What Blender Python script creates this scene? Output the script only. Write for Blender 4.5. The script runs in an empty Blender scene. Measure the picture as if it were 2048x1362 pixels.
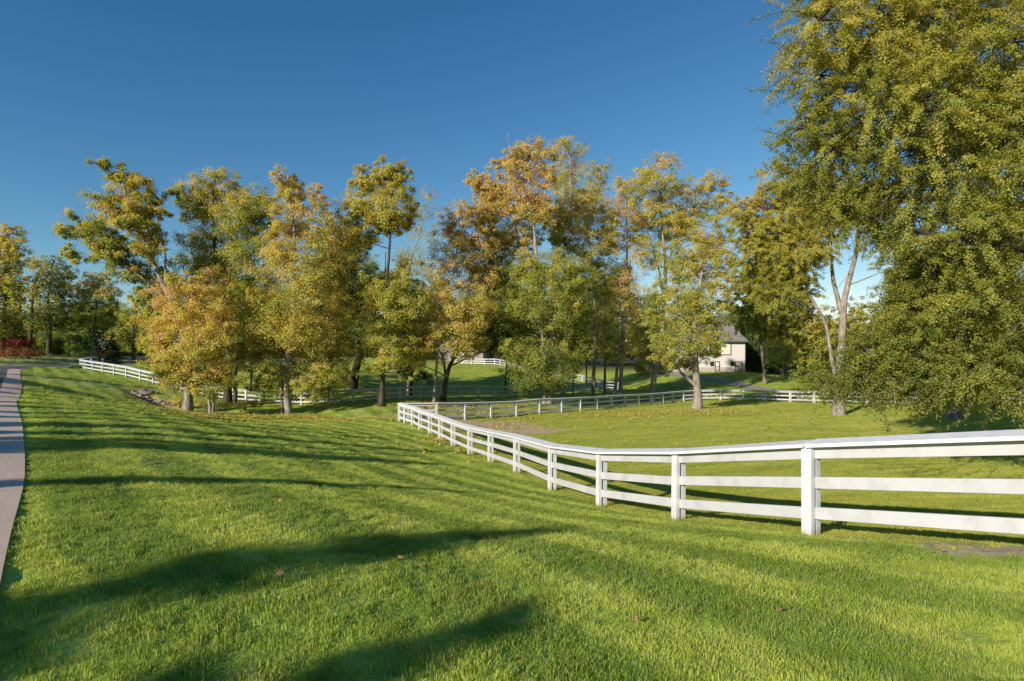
import bpy, math, random
import numpy as np
from mathutils import Vector, Matrix

SEED = 7
rng = np.random.default_rng(SEED)
random.seed(SEED)
sc = bpy.context.scene
COL = sc.collection
W, H, F, HOR, EYE = 2048, 1362, 2048 * 20 / 36, 700.0, 1.7

# ------------------------------------------------------------------ helpers
def P(px, py, d):
    """world point seen at photo pixel (px,py) at distance d ahead"""
    return np.array([(px - 1024) / F * d, d, EYE - (py - HOR) / F * d])

def tag(o, label=None, cat=None, group=None, kind=None):
    if label: o['label'] = label
    if cat: o['category'] = cat
    if group: o['group'] = group
    if kind: o['kind'] = kind
    return o

def empty(name, loc, rz=0.0):
    o = bpy.data.objects.new(name, None)
    COL.objects.link(o)
    o.location = Vector(loc); o.rotation_euler = (0, 0, rz)
    o.empty_display_size = 0.3
    return o

def link_mesh(name, me, mat=None, parent=None):
    o = bpy.data.objects.new(name, me)
    COL.objects.link(o)
    if mat is not None and not me.materials: me.materials.append(mat)
    if parent is not None: o.parent = parent
    return o

def mesh_np(name, V, faces_n, smooth=False, attrs=None, point_attrs=None):
    """V (n,3); faces_n (m,k) constant k"""
    V = np.asarray(V, dtype=np.float32); Fc = np.asarray(faces_n, dtype=np.int32)
    m, k = Fc.shape
    me = bpy.data.meshes.new(name)
    me.vertices.add(len(V)); me.vertices.foreach_set('co', V.ravel())
    me.loops.add(m * k); me.loops.foreach_set('vertex_index', Fc.ravel())
    me.polygons.add(m)
    me.polygons.foreach_set('loop_start', np.arange(0, m * k, k, dtype=np.int32))
    me.polygons.foreach_set('loop_total', np.full(m, k, dtype=np.int32))
    if smooth: me.polygons.foreach_set('use_smooth', np.ones(m, dtype=bool))
    me.update(calc_edges=True)
    for nm, a in (attrs or {}).items():
        at = me.attributes.new(nm, 'FLOAT', 'FACE'); at.data.foreach_set('value', np.asarray(a, dtype=np.float32))
    for nm, a in (point_attrs or {}).items():
        at = me.attributes.new(nm, 'FLOAT', 'POINT'); at.data.foreach_set('value', np.asarray(a, dtype=np.float32))
    return me

class MB:
    """collects boxes, tubes, prisms into one mesh"""
    def __init__(s): s.v = []; s.f = []; s.sm = []
    def add(s, vs, fs, smooth=False):
        n = len(s.v); s.v += [tuple(map(float, v)) for v in vs]
        s.f += [tuple(i + n for i in f) for f in fs]; s.sm += [smooth] * len(fs)
    def box(s, x0, x1, y0, y1, z0, z1):
        s.add([(x0,y0,z0),(x1,y0,z0),(x1,y1,z0),(x0,y1,z0),(x0,y0,z1),(x1,y0,z1),(x1,y1,z1),(x0,y1,z1)],
              [(0,3,2,1),(4,5,6,7),(0,1,5,4),(1,2,6,5),(2,3,7,6),(3,0,4,7)])
    def beam(s, a, b, n, w, h0, h1, tilt=0.0):
        """board from a to b (3D base pts); n side normal, w thickness, z offsets h0..h1"""
        a = np.array(a); b = np.array(b); n = np.array(n) * w / 2
        z0 = np.array([0,0,h0]); z1 = np.array([0,0,h1]); tl = np.array([0,0,tilt])
        s.add([a-n+z0+tl,b-n+z0+tl,b+n+z0,a+n+z0,a-n+z1+tl,b-n+z1+tl,b+n+z1,a+n+z1],
              [(0,3,2,1),(4,5,6,7),(0,1,5,4),(1,2,6,5),(2,3,7,6),(3,0,4,7)])
    def tube(s, pts, rad, sides=6, cap=True):
        pts = [np.asarray(p, float) for p in pts]
        ref = None; rings = []
        for i, p in enumerate(pts):
            t = pts[min(i+1, len(pts)-1)] - pts[max(i-1, 0)]
            t = t / (np.linalg.norm(t) + 1e-9)
            if ref is None:
                ref = np.cross(t, [1, 0, 0] if abs(t[0]) < .8 else [0, 1, 0])
            ref = ref - t * np.dot(ref, t); ref /= np.linalg.norm(ref) + 1e-9
            b = np.cross(t, ref)
            for k in range(sides):
                a = 2 * math.pi * k / sides
                rings.append(p + (ref * math.cos(a) + b * math.sin(a)) * rad[i])
        fs = []
        for i in range(len(pts) - 1):
            for k in range(sides):
                k2 = (k + 1) % sides
                fs.append((i*sides+k, i*sides+k2, (i+1)*sides+k2, (i+1)*sides+k))
        if cap:
            fs.append(tuple(range((len(pts)-1)*sides, len(pts)*sides)))
        s.add(rings, fs, True)
    def mesh(s, name):
        me = bpy.data.meshes.new(name); me.from_pydata(s.v, [], s.f)
        me.polygons.foreach_set('use_smooth', np.array(s.sm, dtype=bool)); me.update()
        return me
    def build(s, name, mat, parent=None):
        return link_mesh(name, s.mesh(name), mat, parent)

def bevel(o, w=0.006, seg=1):
    m = o.modifiers.new('bevel', 'BEVEL'); m.width = w; m.segments = seg; m.limit_method = 'ANGLE'
    return o

# ------------------------------------------------------------------ node helper
class NT:
    def __init__(s, name):
        s.m = bpy.data.materials.new(name); s.m.use_nodes = True
        s.t = s.m.node_tree; s.t.nodes.clear()
        s.out = s.n('ShaderNodeOutputMaterial')
    def n(s, typ, **kw):
        nd = s.t.nodes.new(typ)
        for k, v in kw.items():
            if k.startswith('i_'):
                key = k[2:]; key = int(key) if key.isdigit() else key.replace('_', ' ')
                s.set(nd.inputs[key], v)
            else: setattr(nd, k, v)
        return nd
    def set(s, inp, v):
        if hasattr(v, 'is_output'): s.t.links.new(v, inp)
        elif isinstance(v, bpy.types.Node): s.t.links.new(v.outputs[0], inp)
        else: inp.default_value = v
    def mix(s, fac, a, b, mode='MIX'):
        nd = s.n('ShaderNodeMix', data_type='RGBA', blend_type=mode)
        s.set(nd.inputs[0], fac); s.set(nd.inputs[6], a); s.set(nd.inputs[7], b)
        return nd.outputs[2]
    def math(s, op, a, b=0.0, c=0.0, clamp=False):
        nd = s.n('ShaderNodeMath', operation=op, use_clamp=clamp)
        s.set(nd.inputs[0], a); s.set(nd.inputs[1], b); s.set(nd.inputs[2], c)
        return nd.outputs[0]
    def noise(s, vec, scale, detail=4.0, rough=.55):
        nd = s.n('ShaderNodeTexNoise'); nd.inputs['Scale'].default_value = scale
        nd.inputs['Detail'].default_value = detail; nd.inputs['Roughness'].default_value = rough
        if vec is not None: s.set(nd.inputs['Vector'], vec)
        return nd.outputs['Fac']
    def ramp(s, fac, stops, interp='LINEAR'):
        nd = s.n('ShaderNodeValToRGB'); cr = nd.color_ramp; cr.interpolation = interp
        while len(cr.elements) < len(stops): cr.elements.new(0.5)
        for e, (p, c) in zip(cr.elements, stops):
            e.position = p; e.color = (*c, 1) if len(c) == 3 else c
        s.set(nd.inputs[0], fac); return nd.outputs[0]
    def rng(s, v, a, b, c=0.0, d=1.0):
        nd = s.n('ShaderNodeMapRange'); s.set(nd.inputs[0], v)
        nd.inputs[1].default_value = a; nd.inputs[2].default_value = b
        nd.inputs[3].default_value = c; nd.inputs[4].default_value = d
        return nd.outputs[0]
    def attr(s, name):
        return s.n('ShaderNodeAttribute', attribute_name=name).outputs['Fac']
    def bump(s, h, strength=.4, dist=.02):
        nd = s.n('ShaderNodeBump'); nd.inputs['Strength'].default_value = strength
        nd.inputs['Distance'].default_value = dist; s.set(nd.inputs['Height'], h); return nd.outputs[0]
    def principled(s, color, rough=.7, normal=None, spec=.3):
        b = s.n('ShaderNodeBsdfPrincipled'); s.set(b.inputs['Base Color'], color)
        s.set(b.inputs['Roughness'], rough); b.inputs['Specular IOR Level'].default_value = spec
        if normal is not None: s.set(b.inputs['Normal'], normal)
        return b
    def done(s, sh):
        s.set(s.out.inputs['Surface'], sh if hasattr(sh, 'is_output') else sh.outputs[0]); return s.m
    def pos(s): return s.n('ShaderNodeNewGeometry').outputs['Position']
    def obj(s): return s.n('ShaderNodeTexCoord').outputs['Object']
    def mapping(s, vec, scale=(1,1,1), rot=(0,0,0)):
        nd = s.n('ShaderNodeMapping'); s.set(nd.inputs['Vector'], vec)
        nd.inputs['Scale'].default_value = scale; nd.inputs['Rotation'].default_value = rot
        return nd.outputs[0]

C4 = lambda r, g, b: (r, g, b, 1.0)

# ------------------------------------------------------------------ drive line (right edge of the drive)
EDGE = np.array([(11.0,-13.9),(3.0,-4.1),(-3.05,3.39),(-6.63,7.74),(-11.88,13.8),(-18.8,21.6),(-31,36),(-44.5,51.5),(-50.5,59.0),
                 (-53.2,64.5),(-53.5,71),(-51.5,78),(-47,85),(-39,92),(-28,98)], float)

def resample(poly, step):
    poly = np.asarray(poly, float)
    # Catmull-Rom smoothing then even steps
    pts = []
    for i in range(len(poly) - 1):
        p0 = poly[max(i-1, 0)]; p1 = poly[i]; p2 = poly[i+1]; p3 = poly[min(i+2, len(poly)-1)]
        for t in np.linspace(0, 1, 12, endpoint=False):
            pts.append(.5*((2*p1)+(-p0+p2)*t+(2*p0-5*p1+4*p2-p3)*t*t+(-p0+3*p1-3*p2+p3)*t**3))
    pts.append(poly[-1]); pts = np.array(pts)
    L = np.r_[0, np.cumsum(np.linalg.norm(np.diff(pts, axis=0), axis=1))]
    n = max(2, int(L[-1] / step))
    s = np.linspace(0, L[-1], n)
    return np.c_[tuple(np.interp(s, L, pts[:, k]) for k in range(pts.shape[1]))]

EDGE_S = resample(EDGE, .6)
def edge_offset(off):
    t = np.gradient(EDGE_S, axis=0); t /= np.linalg.norm(t, axis=1)[:, None]
    nrm = np.c_[-t[:, 1], t[:, 0]]      # left of travel
    return EDGE_S + nrm * off

def drive_signed(xy):
    """signed distance to the drive's right edge: negative on the drive side"""
    xy = np.asarray(xy, float); out = np.empty(len(xy))
    t = np.gradient(EDGE_S, axis=0); t /= np.linalg.norm(t, axis=1)[:, None]
    for i in range(0, len(xy), 4000):
        q = xy[i:i+4000]
        D = ((q[:, None, :] - EDGE_S[None]) ** 2).sum(2); k = D.argmin(1)
        v = q - EDGE_S[k]; cr = t[k, 0]*v[:, 1] - t[k, 1]*v[:, 0]
        out[i:i+4000] = np.sqrt(D[np.arange(len(q)), k]) * np.where(cr > 0, -1, 1)
    return out

# ------------------------------------------------------------------ fences: (photo x, base y, distance)
NEAR = [(1622,1072,7.4),(1356,1038,9.9),(1202,1013,12.3),(1103.5,980,15.2),(1032.6,947,18.6),(980.4,925,21.8),(939.6,909,24.8),
        (905.8,891.6,27.8),(880.6,878,30.3),(860,868.8,32.5),(840,860,34.3),(825.5,852,35.7),(810.4,847.5,36.7),(799,843,37.4),
        (873,841,38.1),(929,838.7,39.6),(981,836.5,41.2),(1031.8,832.9,42.9),(1078,827.8,44.6),(1122.5,824.8,46.4),(1160,822.5,48.1),
        (1193.4,819.8,49.9),(1222.7,817,51.8),(1250.4,815,53.6),(1276.8,813,55.4),(1302,811,57.3),(1325.6,808.3,59.1),(1346,806,60.9),
        (1366.6,803.5,62.4),(1392,801.5,63.2),(1441,800.8,62.8),(1487,801.5,61.8),(1531,803.2,60.4),(1581,805,58),(1628.5,806.7,55.5),
        (1680,808.3,53),(1733,810,51),(1790,811,49.6),(1850,811.8,48.6),(1910,812.3,48),(1975,812.5,47.8),(2040,812.8,47.6),(2108,813,47.5)]
NEAR3 = [np.array([6.75, 2.95, EYE-1.66]), np.array([5.33, 5.15, EYE-1.93])] + [P(*q) for q in NEAR]
MID = [(345,726,97.5),(315,726.2,97),(286,726.5,96),(258,727,94.5),(231,727.6,92),(205,728.8,88),(182,731,82.5),(166,734.5,77),(160,738,72),
       (170.7,740.6,69),(186,742.8,67),(205.6,746.4,65.3),(228.5,749.8,63.8),(253,754.7,62.2),(280.8,762.2,60.4),(307,768,59),(334.6,776,57.4),
       (363.3,782,56),(393,790,55),(424,797.5,54.4),(457,802,54),(492,805,53.8),(528,806.6,53.6),(565,808.6,53.2),(603.4,810.4,52.4),(655,808.4,50.6),
       (707,806,49.6),(754,803.2,50.4),(799,800.6,52),(841,798.2,54),(881,796.6,55.6),(920,795,57.2),(956,794.6,58.6),(990,795,60.2),
       (1023,793.4,62),(1056,791.5,64),(1092,789.5,66.3),(1130,787.8,69),(1169,785.8,72),(1200,784,75),(1232,781.5,78.5)]
MID3 = [P(*q) for q in MID]
DIAG = [(1236,781,80.5),(1212,778,85),(1190,772,90),(1165,765,96),(1140,760.5,101),(1112,757,105)]
DIAG3 = [P(*q) for q in DIAG]
FAR = [(905,728.8,109),(925,729,108),(943.5,729.2,107),(969,730,106),(989.7,730.6,105),(1000,732,101.5),(1010,734,98),(1023,737,94.5),(1038,740,91)]
FAR3 = [P(*q) for q in FAR]

HOUSE_D = 95.0
# ------------------------------------------------------------------ trees: base (px,py,d)
BASES = dict(leaning=(375,819,46.5), tall_left=(455,806,51), gold_maple=(420,830,42), white_maple=(577,828,44), thin_stem=(655,818,46.5),
    paddock_oak=(705,779,57), straight=(763,813,45.5), bare=(815,797,60), amber=(868,805,49), multi=(886,803,51.5), gold_tall=(1098,808,52),
    open_crown=(1122,796,72), mid_gold=(1186,801,58), low_maple=(1088,811,50.5), twin=(1240,802,60), cotton=(1303,802,61), fork=(1395,818,49.5),
    stub=(1308,784,74), sapling=(1145,796,63), sapling2=(1209,797,63), elm=(1678,831,41), yellow_elm=(1530,768,82), dark_elm=(1908,839,33), back_elm=(1992,818,42),
    back_elm2=(2062,812,44))
# ------------------------------------------------------------------ terrain (thin plate spline through what the photo shows)
anch = [np.array([0,0,0.0]), np.array([-3,-6,.05]), np.array([5,-6,-.05])]
for k in range(0, len(NEAR3)): anch.append(NEAR3[k])
for k in range(0, len(MID3), 1): anch.append(MID3[k])
for q in DIAG3 + FAR3: anch.append(q)
for k, b in BASES.items(): anch.append(P(*b))
for e, z in zip(EDGE, [.3,.3,.3,.0,-.12,-.2,-.2,-.2,-.2,-.2,-.2,-.25,-.3,-.35,-.4]):
    anch.append(np.array([e[0], e[1], z]))
    nx = e + np.array([-.76, -.65]) * 9
    anch.append(np.array([nx[0], nx[1], z + .1]))
for q in [(750,776,58),(750,745,75),(750,717,105),(600,730,90),(600,716,110),(900,740,90),(1340,742,96),(1490,743,95),(1420,743,97),(1600,760,85),(1560,752,96),
          (1750,775,75),(1850,780,70),(1395,770,78),(1500,778,78),(1700,870,26),(1400,860,31),(1200,875,30),(1900,880,22.5),(560,850,31),(300,815,33),(420,850,30.5),
          (700,870,26),(640,848,36),(150,790,36),(110,745,60),(20,712,88),(100,713,92),(220,714,118),(400,715,118),(1050,735,112),(1250,745,110),(690,838,41),(1000,860,35.5)]:
    anch.append(P(*q))
for a in np.linspace(0, 2*math.pi, 24, endpoint=False):
    anch.append(np.array([math.sin(a)*230, math.cos(a)*230 + 20, -1.2]))
for a in np.linspace(math.radians(100), math.radians(260), 9):
    anch.append(np.array([math.sin(a)*60, math.cos(a)*60, .1]))
anch = np.array(anch)
def _U(r2):
    return np.where(r2 > 1e-9, r2 * np.log(np.maximum(r2, 1e-9)), 0)
SC = 1/50.0
Axy = anch[:, :2] * SC
K = _U(((Axy[:, None] - Axy[None]) ** 2).sum(2)); n_ = len(anch)
Pm = np.c_[np.ones(n_), Axy]
lam = 4e-5
wts = np.where(np.linalg.norm(anch[:, :2], axis=1) < 60, 1.0, 4.0)
M_ = np.zeros((n_+3, n_+3)); M_[:n_, :n_] = K + np.diag(lam * wts); M_[:n_, n_:] = Pm; M_[n_:, :n_] = Pm.T
sol = np.linalg.solve(M_, np.r_[anch[:, 2], 0, 0, 0])

STREAM = resample(np.array([P(250,787,52)[:2],P(300,800,49)[:2],P(350,815,46.3)[:2],P(395,816,47.5)[:2],P(480,815,47.5)[:2],P(540,818,46.5)[:2],
                   P(620,823,45.5)[:2],P(690,829,43)[:2],P(760,829,42.5)[:2],P(840,818,45)[:2],P(930,812,49)[:2],P(1020,808,52.5)[:2],P(1150,806,56)[:2],P(1270,803,61)[:2]]), .5)
SDEP = np.interp(np.linspace(0,1,len(STREAM)), [0,.06,.15,.25,.36,.45,.55,.62,.7,1], [.1,.7,.8,.35,.2,.25,.6,.8,.3,.3])
def stream_d(xy):
    xy = np.asarray(xy, float); d = np.empty(len(xy)); k = np.empty(len(xy), int)
    for i in range(0, len(xy), 4000):
        D = ((xy[i:i+4000, None] - STREAM[None]) ** 2).sum(2)
        k[i:i+4000] = D.argmin(1); d[i:i+4000] = np.sqrt(D.min(1))
    return d, k

def hts(xy, stream=True):
    xy = np.asarray(xy, float).reshape(-1, 2); out = np.empty(len(xy))
    for i in range(0, len(xy), 4000):
        q = xy[i:i+4000] * SC
        out[i:i+4000] = _U(((q[:, None] - Axy[None]) ** 2).sum(2)) @ sol[:n_] + sol[n_] + q @ sol[n_+1:]
    r = np.linalg.norm(xy, axis=1)
    f = np.clip((r - 170) / 80, 0, 1); out = out * (1 - f) - 1.2 * f
    if stream:
        m = (np.abs(xy[:, 0] + 2) < 40) & (xy[:, 1] > 30) & (xy[:, 1] < 70)
        if m.any():
            d, k = stream_d(xy[m]); out[m] -= SDEP[k] * np.exp(-(d / 1.05) ** 2)
    # small unevenness
    out += .02*np.sin(xy[:,0]*.9+1.3)*np.sin(xy[:,1]*.7) + .012*np.sin(xy[:,0]*2.3+xy[:,1]*1.1)
    return out
def h1(x, y): return float(hts([(x, y)])[0])

def ground(px, py):
    """point of the ground seen at a photo pixel"""
    ds = np.linspace(2.5, 130, 700)
    pts = np.c_[(px-1024)/F*ds, ds]; z = EYE - (py-HOR)/F*ds
    g = hts(pts) - z
    k = np.argmax(g > 0) if (g > 0).any() else len(ds) - 1
    if k > 0:
        t = g[k-1] / (g[k-1] - g[k]); d = ds[k-1] + t*(ds[k]-ds[k-1])
    else: d = ds[k]
    p = np.array([(px-1024)/F*d, d, 0]); p[2] = h1(p[0], p[1]); return p

# ground masks -----------------------------------------------------------
def patches(specs):
    out = []
    for px, py, rx, ry, s in specs: # radii in metres
        out.append((*ground(px, py)[:2], rx, ry, s))
    return out
SOIL = patches([(1985,1105,.8,.42,1.0),(1880,1090,.7,.3,.8),(1760,1080,.8,.25,.7),(1640,1076,.5,.25,.9),(1420,1046,1.1,.16,.45),(1356,1042,.22,.14,.8),(1280,1028,1.0,.2,.5),
   (1202,1017,.2,.14,.7),(1160,1002,.9,.2,.4),(1103,984,.25,.2,.55),(1070,968,.7,.5,.3),(1032,951,.3,.25,.5),(1000,936,.6,.6,.3),(960,918,.6,.7,.4),(915,897,.6,.8,.45),(880,880,.7,.9,.45),
   (1000,852,3.2,3.0,1.0),(1060,862,2.6,2.2,.9),(1120,858,2.8,2.0,.5),(930,846,2.4,2.4,.85),(890,834,2.5,1.2,.85),(980,828,3,1.4,.8),(1080,822,3,1.5,.75),(1180,816,3,1.6,.6),
   (830,822,1.6,1.8,.9),(780,832,1.4,1.4,.7),(850,810,3,2,.6),(960,806,3,2,.6),(1060,803,3,2.4,.6),(1130,800,3,2.2,.6),(1230,806,3,2,.45),(1395,820,.7,.6,.9),(1678,833,.6,.5,.7),(1908,842,.7,.5,.7),
   (720,822,2.2,1.2,.4),(575,830,1.2,.8,.35),(380,822,1.5,1,.5),(300,800,3,1.2,.55),(325,798,2.4,1.2,.5),(355,806,2.2,1.2,.5),(1350,800,3,1.4,.4),(1500,800,8,1.2,.25),(1700,800,8,1.6,.35),(1900,800,8,2,.4)])
LITTER = patches([(420,836,3.2,1.6,.8),(575,836,4,1.6,.9),(680,842,3,1.2,.8),(330,812,4,2,.6),(480,832,4,1.4,.6),(800,836,2,1.4,.9),(880,882,.8,2.2,.7),(930,905,.5,1.4,.5),
   (1330,826,4,1.6,.9),(1420,828,4,1.6,.9),(1250,832,4,2,.5),(940,826,4,1.6,.7),(1080,818,4,1.6,.6),(860,815,3,2,.7),(1010,855,2.5,2,.4)])
FROST = patches([(230,914,2.6,.5,1),(420,918,2.2,.35,.7),(620,922,2.0,.25,.45),(200,976,1.7,.22,.8),(420,974,1.0,.14,.5),(110,762,5,2.6,.9),(220,775,5,1.6,.9),(330,785,5,1.2,.7),(120,842,2.6,.7,.8),
   (250,848,2.5,.5,.5),(100,720,9,3,.8),(220,722,9,4,.6),(640,868,3,.5,.35)])
def mask(xy, specs):
    xy = np.asarray(xy, float); out = np.zeros(len(xy))
    for x, y, rx, ry, s in specs:
        out = np.maximum(out, s * np.exp(-(((xy[:,0]-x)/rx)**2 + ((xy[:,1]-y)/ry)**2)))
    return out
def soil_mask(xy):
    m = mask(xy, SOIL)
    sel = (xy[:, 1] > 30) & (xy[:, 1] < 70) & (np.abs(xy[:, 0]) < 45)
    if sel.any():
        d, k = stream_d(xy[sel]); m[sel] = np.maximum(m[sel], np.clip(SDEP[k]*1.3, 0, 1) * np.exp(-(d/1.1)**2))
    return m
def in_paddock(xy):
    """inside the near fence"""
    poly = np.array([p[:2] for p in NEAR3] + [(60, 44), (60, -5), (9, -5)])
    x, y = xy[:, 0], xy[:, 1]; c = np.zeros(len(xy), bool); j = len(poly) - 1
    for i in range(len(poly)):
        xi, yi = poly[i]; xj, yj = poly[j]
        cond = ((yi > y) != (yj > y)) & (x < (xj - xi) * (y - yi) / (yj - yi + 1e-12) + xi)
        c ^= cond; j = i
    return c

# ------------------------------------------------------------------ materials
def grass_color(nt, blade=False):
    """lawn colour from world position (+ ground attributes when not a blade)"""
    pos = nt.pos()
    big = nt.noise(pos, .22, 3); mid = nt.noise(pos, 1.3, 4); fine = nt.noise(pos, 9.0, 3)
    base = nt.ramp(nt.math('ADD', nt.math('MULTIPLY', mid, .6), nt.math('MULTIPLY', big, .4)),
                   [(.33, (.21,.31,.036)), (.5, (.40,.49,.072)), (.64, (.55,.60,.125))])
    # mowing stripes: along the drive on the lawn
    sx = nt.n('ShaderNodeVectorMath', operation='DOT_PRODUCT'); nt.set(sx.inputs[0], pos); sx.inputs[1].default_value = (.757, .653, 0)
    warp = nt.math('MULTIPLY', nt.noise(pos, .10, 2), 2.4)
    wob = nt.math('MULTIPLY', nt.noise(pos, 2.2, 3), .35)
    u = nt.math('ADD', nt.math('ADD', sx.outputs['Value'], warp), wob)
    st = nt.math('SINE', nt.math('MULTIPLY', u, 4.1))
    st = nt.rng(st, -.28, .28, 0, 1)
    amt = nt.rng(nt.noise(pos, .13, 3), .36, .62, .45, 1.0)
    base = nt.mix(nt.math('MULTIPLY', st, amt), base, nt.mix(1.0, base, C4(.43,.57,.41), 'MULTIPLY'))
    # yellow worn flecks
    fl = nt.rng(nt.noise(pos, 3.2, 5, .65), .56, .72)
    base = nt.mix(nt.math('MULTIPLY', fl, .5), base, C4(.44,.41,.12))
    dk = nt.rng(nt.noise(pos, 2.3, 4, .6), .60, .72)
    base = nt.mix(nt.math('MULTIPLY', dk, .65), base, C4(.075,.17,.02))
    br_ = nt.rng(nt.noise(pos, 5.5, 5, .7), .64, .72)
    base = nt.mix(nt.math('MULTIPLY', br_, .6), base, C4(.42,.34,.15))
    return base, pos, fine

def mat_ground():
    nt = NT('turf_ground')
    base, pos, fine = grass_color(nt)
    pad = nt.attr('paddock')
    pcol = nt.ramp(nt.noise(nt.mapping(pos, (.25, 1.2, 1)), 1.2, 5, .6), [(.3, (.26,.31,.040)), (.5, (.37,.41,.060)), (.7, (.48,.48,.10))])
    base = nt.mix(pad, base, pcol)
    base = nt.mix(nt.math('MULTIPLY', fine, .25), base, C4(.12,.20,.014))
    frost = nt.math('MULTIPLY', nt.attr('frost'), nt.rng(nt.noise(nt.mapping(pos,(1,2.2,1)), 2.6, 4), .35, .65, .15, .65))
    base = nt.mix(frost, base, C4(.34,.40,.38))
    sn = nt.noise(pos, 4.5, 6, .65)
    sfac = nt.rng(nt.math('ADD', nt.attr('soil'), nt.math('MULTIPLY', nt.math('SUBTRACT', sn, .5), 1.3)), .26, .70)
    scol = nt.ramp(nt.noise(pos, 14, 4), [(.3, (.36,.25,.155)), (.55, (.58,.43,.29)), (.75, (.72,.60,.46))])
    base = nt.mix(nt.math('MULTIPLY', sfac, .96), base, scol)
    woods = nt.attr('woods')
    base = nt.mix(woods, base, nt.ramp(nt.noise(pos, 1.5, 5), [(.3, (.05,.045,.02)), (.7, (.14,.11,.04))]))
    bmp = nt.bump(nt.math('ADD', fine, nt.noise(pos, 40, 3)), .5, .03)
    return nt.done(nt.principled(base, .85, bmp, .15))

def mat_blade(name, paddock=False):
    nt = NT(name)
    base, pos, fine = grass_color(nt, True)
    if paddock:
        base = nt.ramp(nt.noise(nt.mapping(pos, (.25, 1.2, 1)), 1.2, 5, .6), [(.3, (.26,.31,.040)), (.5, (.37,.41,.060)), (.7, (.48,.48,.10))])
    t = nt.attr('tint')
    base = nt.mix(nt.math('MULTIPLY', t, .55), base, nt.mix(1.0, base, C4(1.55,1.35,1.7), 'MULTIPLY'))
    dry = nt.rng(t, .89, .92)
    base = nt.mix(nt.math('MULTIPLY', dry, .8), base, C4(.42,.36,.16))
    d = nt.principled(base, .55, None, .25)
    tr = nt.n('ShaderNodeBsdfTranslucent'); nt.set(tr.inputs[0], nt.mix(1.0, base, C4(1.25,1.2,.7), 'MULTIPLY'))
    mx = nt.n('ShaderNodeMixShader'); mx.inputs[0].default_value = .38
    nt.set(mx.inputs[1], d); nt.set(mx.inputs[2], tr)
    return nt.done(mx)

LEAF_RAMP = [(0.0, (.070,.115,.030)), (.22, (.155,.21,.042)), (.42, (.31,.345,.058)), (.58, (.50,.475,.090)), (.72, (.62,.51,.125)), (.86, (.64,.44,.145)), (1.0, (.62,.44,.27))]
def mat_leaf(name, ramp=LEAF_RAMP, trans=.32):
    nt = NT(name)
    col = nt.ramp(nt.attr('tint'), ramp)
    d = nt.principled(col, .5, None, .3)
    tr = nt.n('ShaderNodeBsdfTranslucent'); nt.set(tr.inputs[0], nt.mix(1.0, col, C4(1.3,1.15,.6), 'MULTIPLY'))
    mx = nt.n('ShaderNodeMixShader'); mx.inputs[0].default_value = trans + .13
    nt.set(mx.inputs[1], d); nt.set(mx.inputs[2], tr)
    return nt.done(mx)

def mat_bark(name, a, b, c):
    nt = NT(name)
    pos = nt.obj()
    n1 = nt.noise(nt.mapping(pos, (1, 1, .22)), 9, 6, .65); n2 = nt.noise(pos, 1.6, 4)
    col = nt.ramp(n1, [(.3, a), (.5, b), (.72, c)])
    col = nt.mix(nt.rng(n2, .45, .7, 0, .5), col, C4(*[x*.6 for x in a]))
    return nt.done(nt.principled(col, .9, nt.bump(n1, .9, .04), .1))

def mat_white():
    nt = NT('white_fence_paint')
    pos = nt.pos(); ob = nt.obj()
    n = nt.noise(nt.mapping(pos, (1, 1, .6)), 3.2, 6, .65)
    col = nt.ramp(n, [(.3, (.40,.395,.385)), (.5, (.49,.487,.485)), (.75, (.52,.52,.52))])
    # flaked paint specks
    ch = nt.rng(nt.noise(nt.mapping(pos, (2.2, 2.2, 9)), 5, 7, .72), .70, .74)
    col = nt.mix(nt.math('MULTIPLY', ch, .85), col, C4(.27,.24,.20))
    # green-grey grime
    gr = nt.rng(nt.noise(pos, 1.1, 5, .6), .5, .75)
    col = nt.mix(nt.math('MULTIPLY', gr, .4), col, C4(.40,.41,.35))
    return nt.done(nt.principled(col, .48, nt.bump(nt.noise(pos, 60, 2), .12, .004), .4))

def mat_post():
    nt = NT('white_post_paint')
    ob = nt.obj(); pos = nt.pos()
    n = nt.noise(pos, 4, 6, .65)
    col = nt.ramp(n, [(.3, (.52,.51,.495)), (.5, (.60,.60,.595)), (.75, (.66,.66,.65))])
    sep = nt.n('ShaderNodeSeparateXYZ'); nt.set(sep.inputs[0], ob)
    foot = nt.math('ADD', sep.outputs['Z'], nt.math('MULTIPLY', nt.math('SUBTRACT', nt.noise(pos, 22, 5, .7), .5), .22))
    dirt = nt.rng(foot, .11, .03)
    col = nt.mix(nt.math('MULTIPLY', dirt, .75), col, C4(.34,.24,.15))
    return nt.done(nt.principled(col, .5, nt.bump(nt.noise(pos, 60, 2), .12, .004), .4))

def mat_plain(name, col, rough=.7, var=.25, scale=6, bump=.2):
    nt = NT(name); pos = nt.obj(); n = nt.noise(pos, scale, 6, .62)
    lo = tuple(c*(1-var) for c in col); hi = tuple(min(1, c*(1+var)) for c in col)
    return nt.done(nt.principled(nt.ramp(n, [(.3, lo), (.7, hi)]), rough, nt.bump(n, bump, .02), .3))

def mat_siding(name, col):
    nt = NT(name); ob = nt.obj(); sep = nt.n('ShaderNodeSeparateXYZ'); nt.set(sep.inputs[0], ob)
    lap = nt.math('FRACT', nt.math('MULTIPLY', sep.outputs['Z'], 6.0))
    n = nt.noise(ob, 2, 5)
    c = nt.mix(nt.math('MULTIPLY', n, .4), C4(*col), C4(*[x*.82 for x in col]))
    return nt.done(nt.principled(c, .6, nt.bump(lap, .5, .02), .3))

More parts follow.
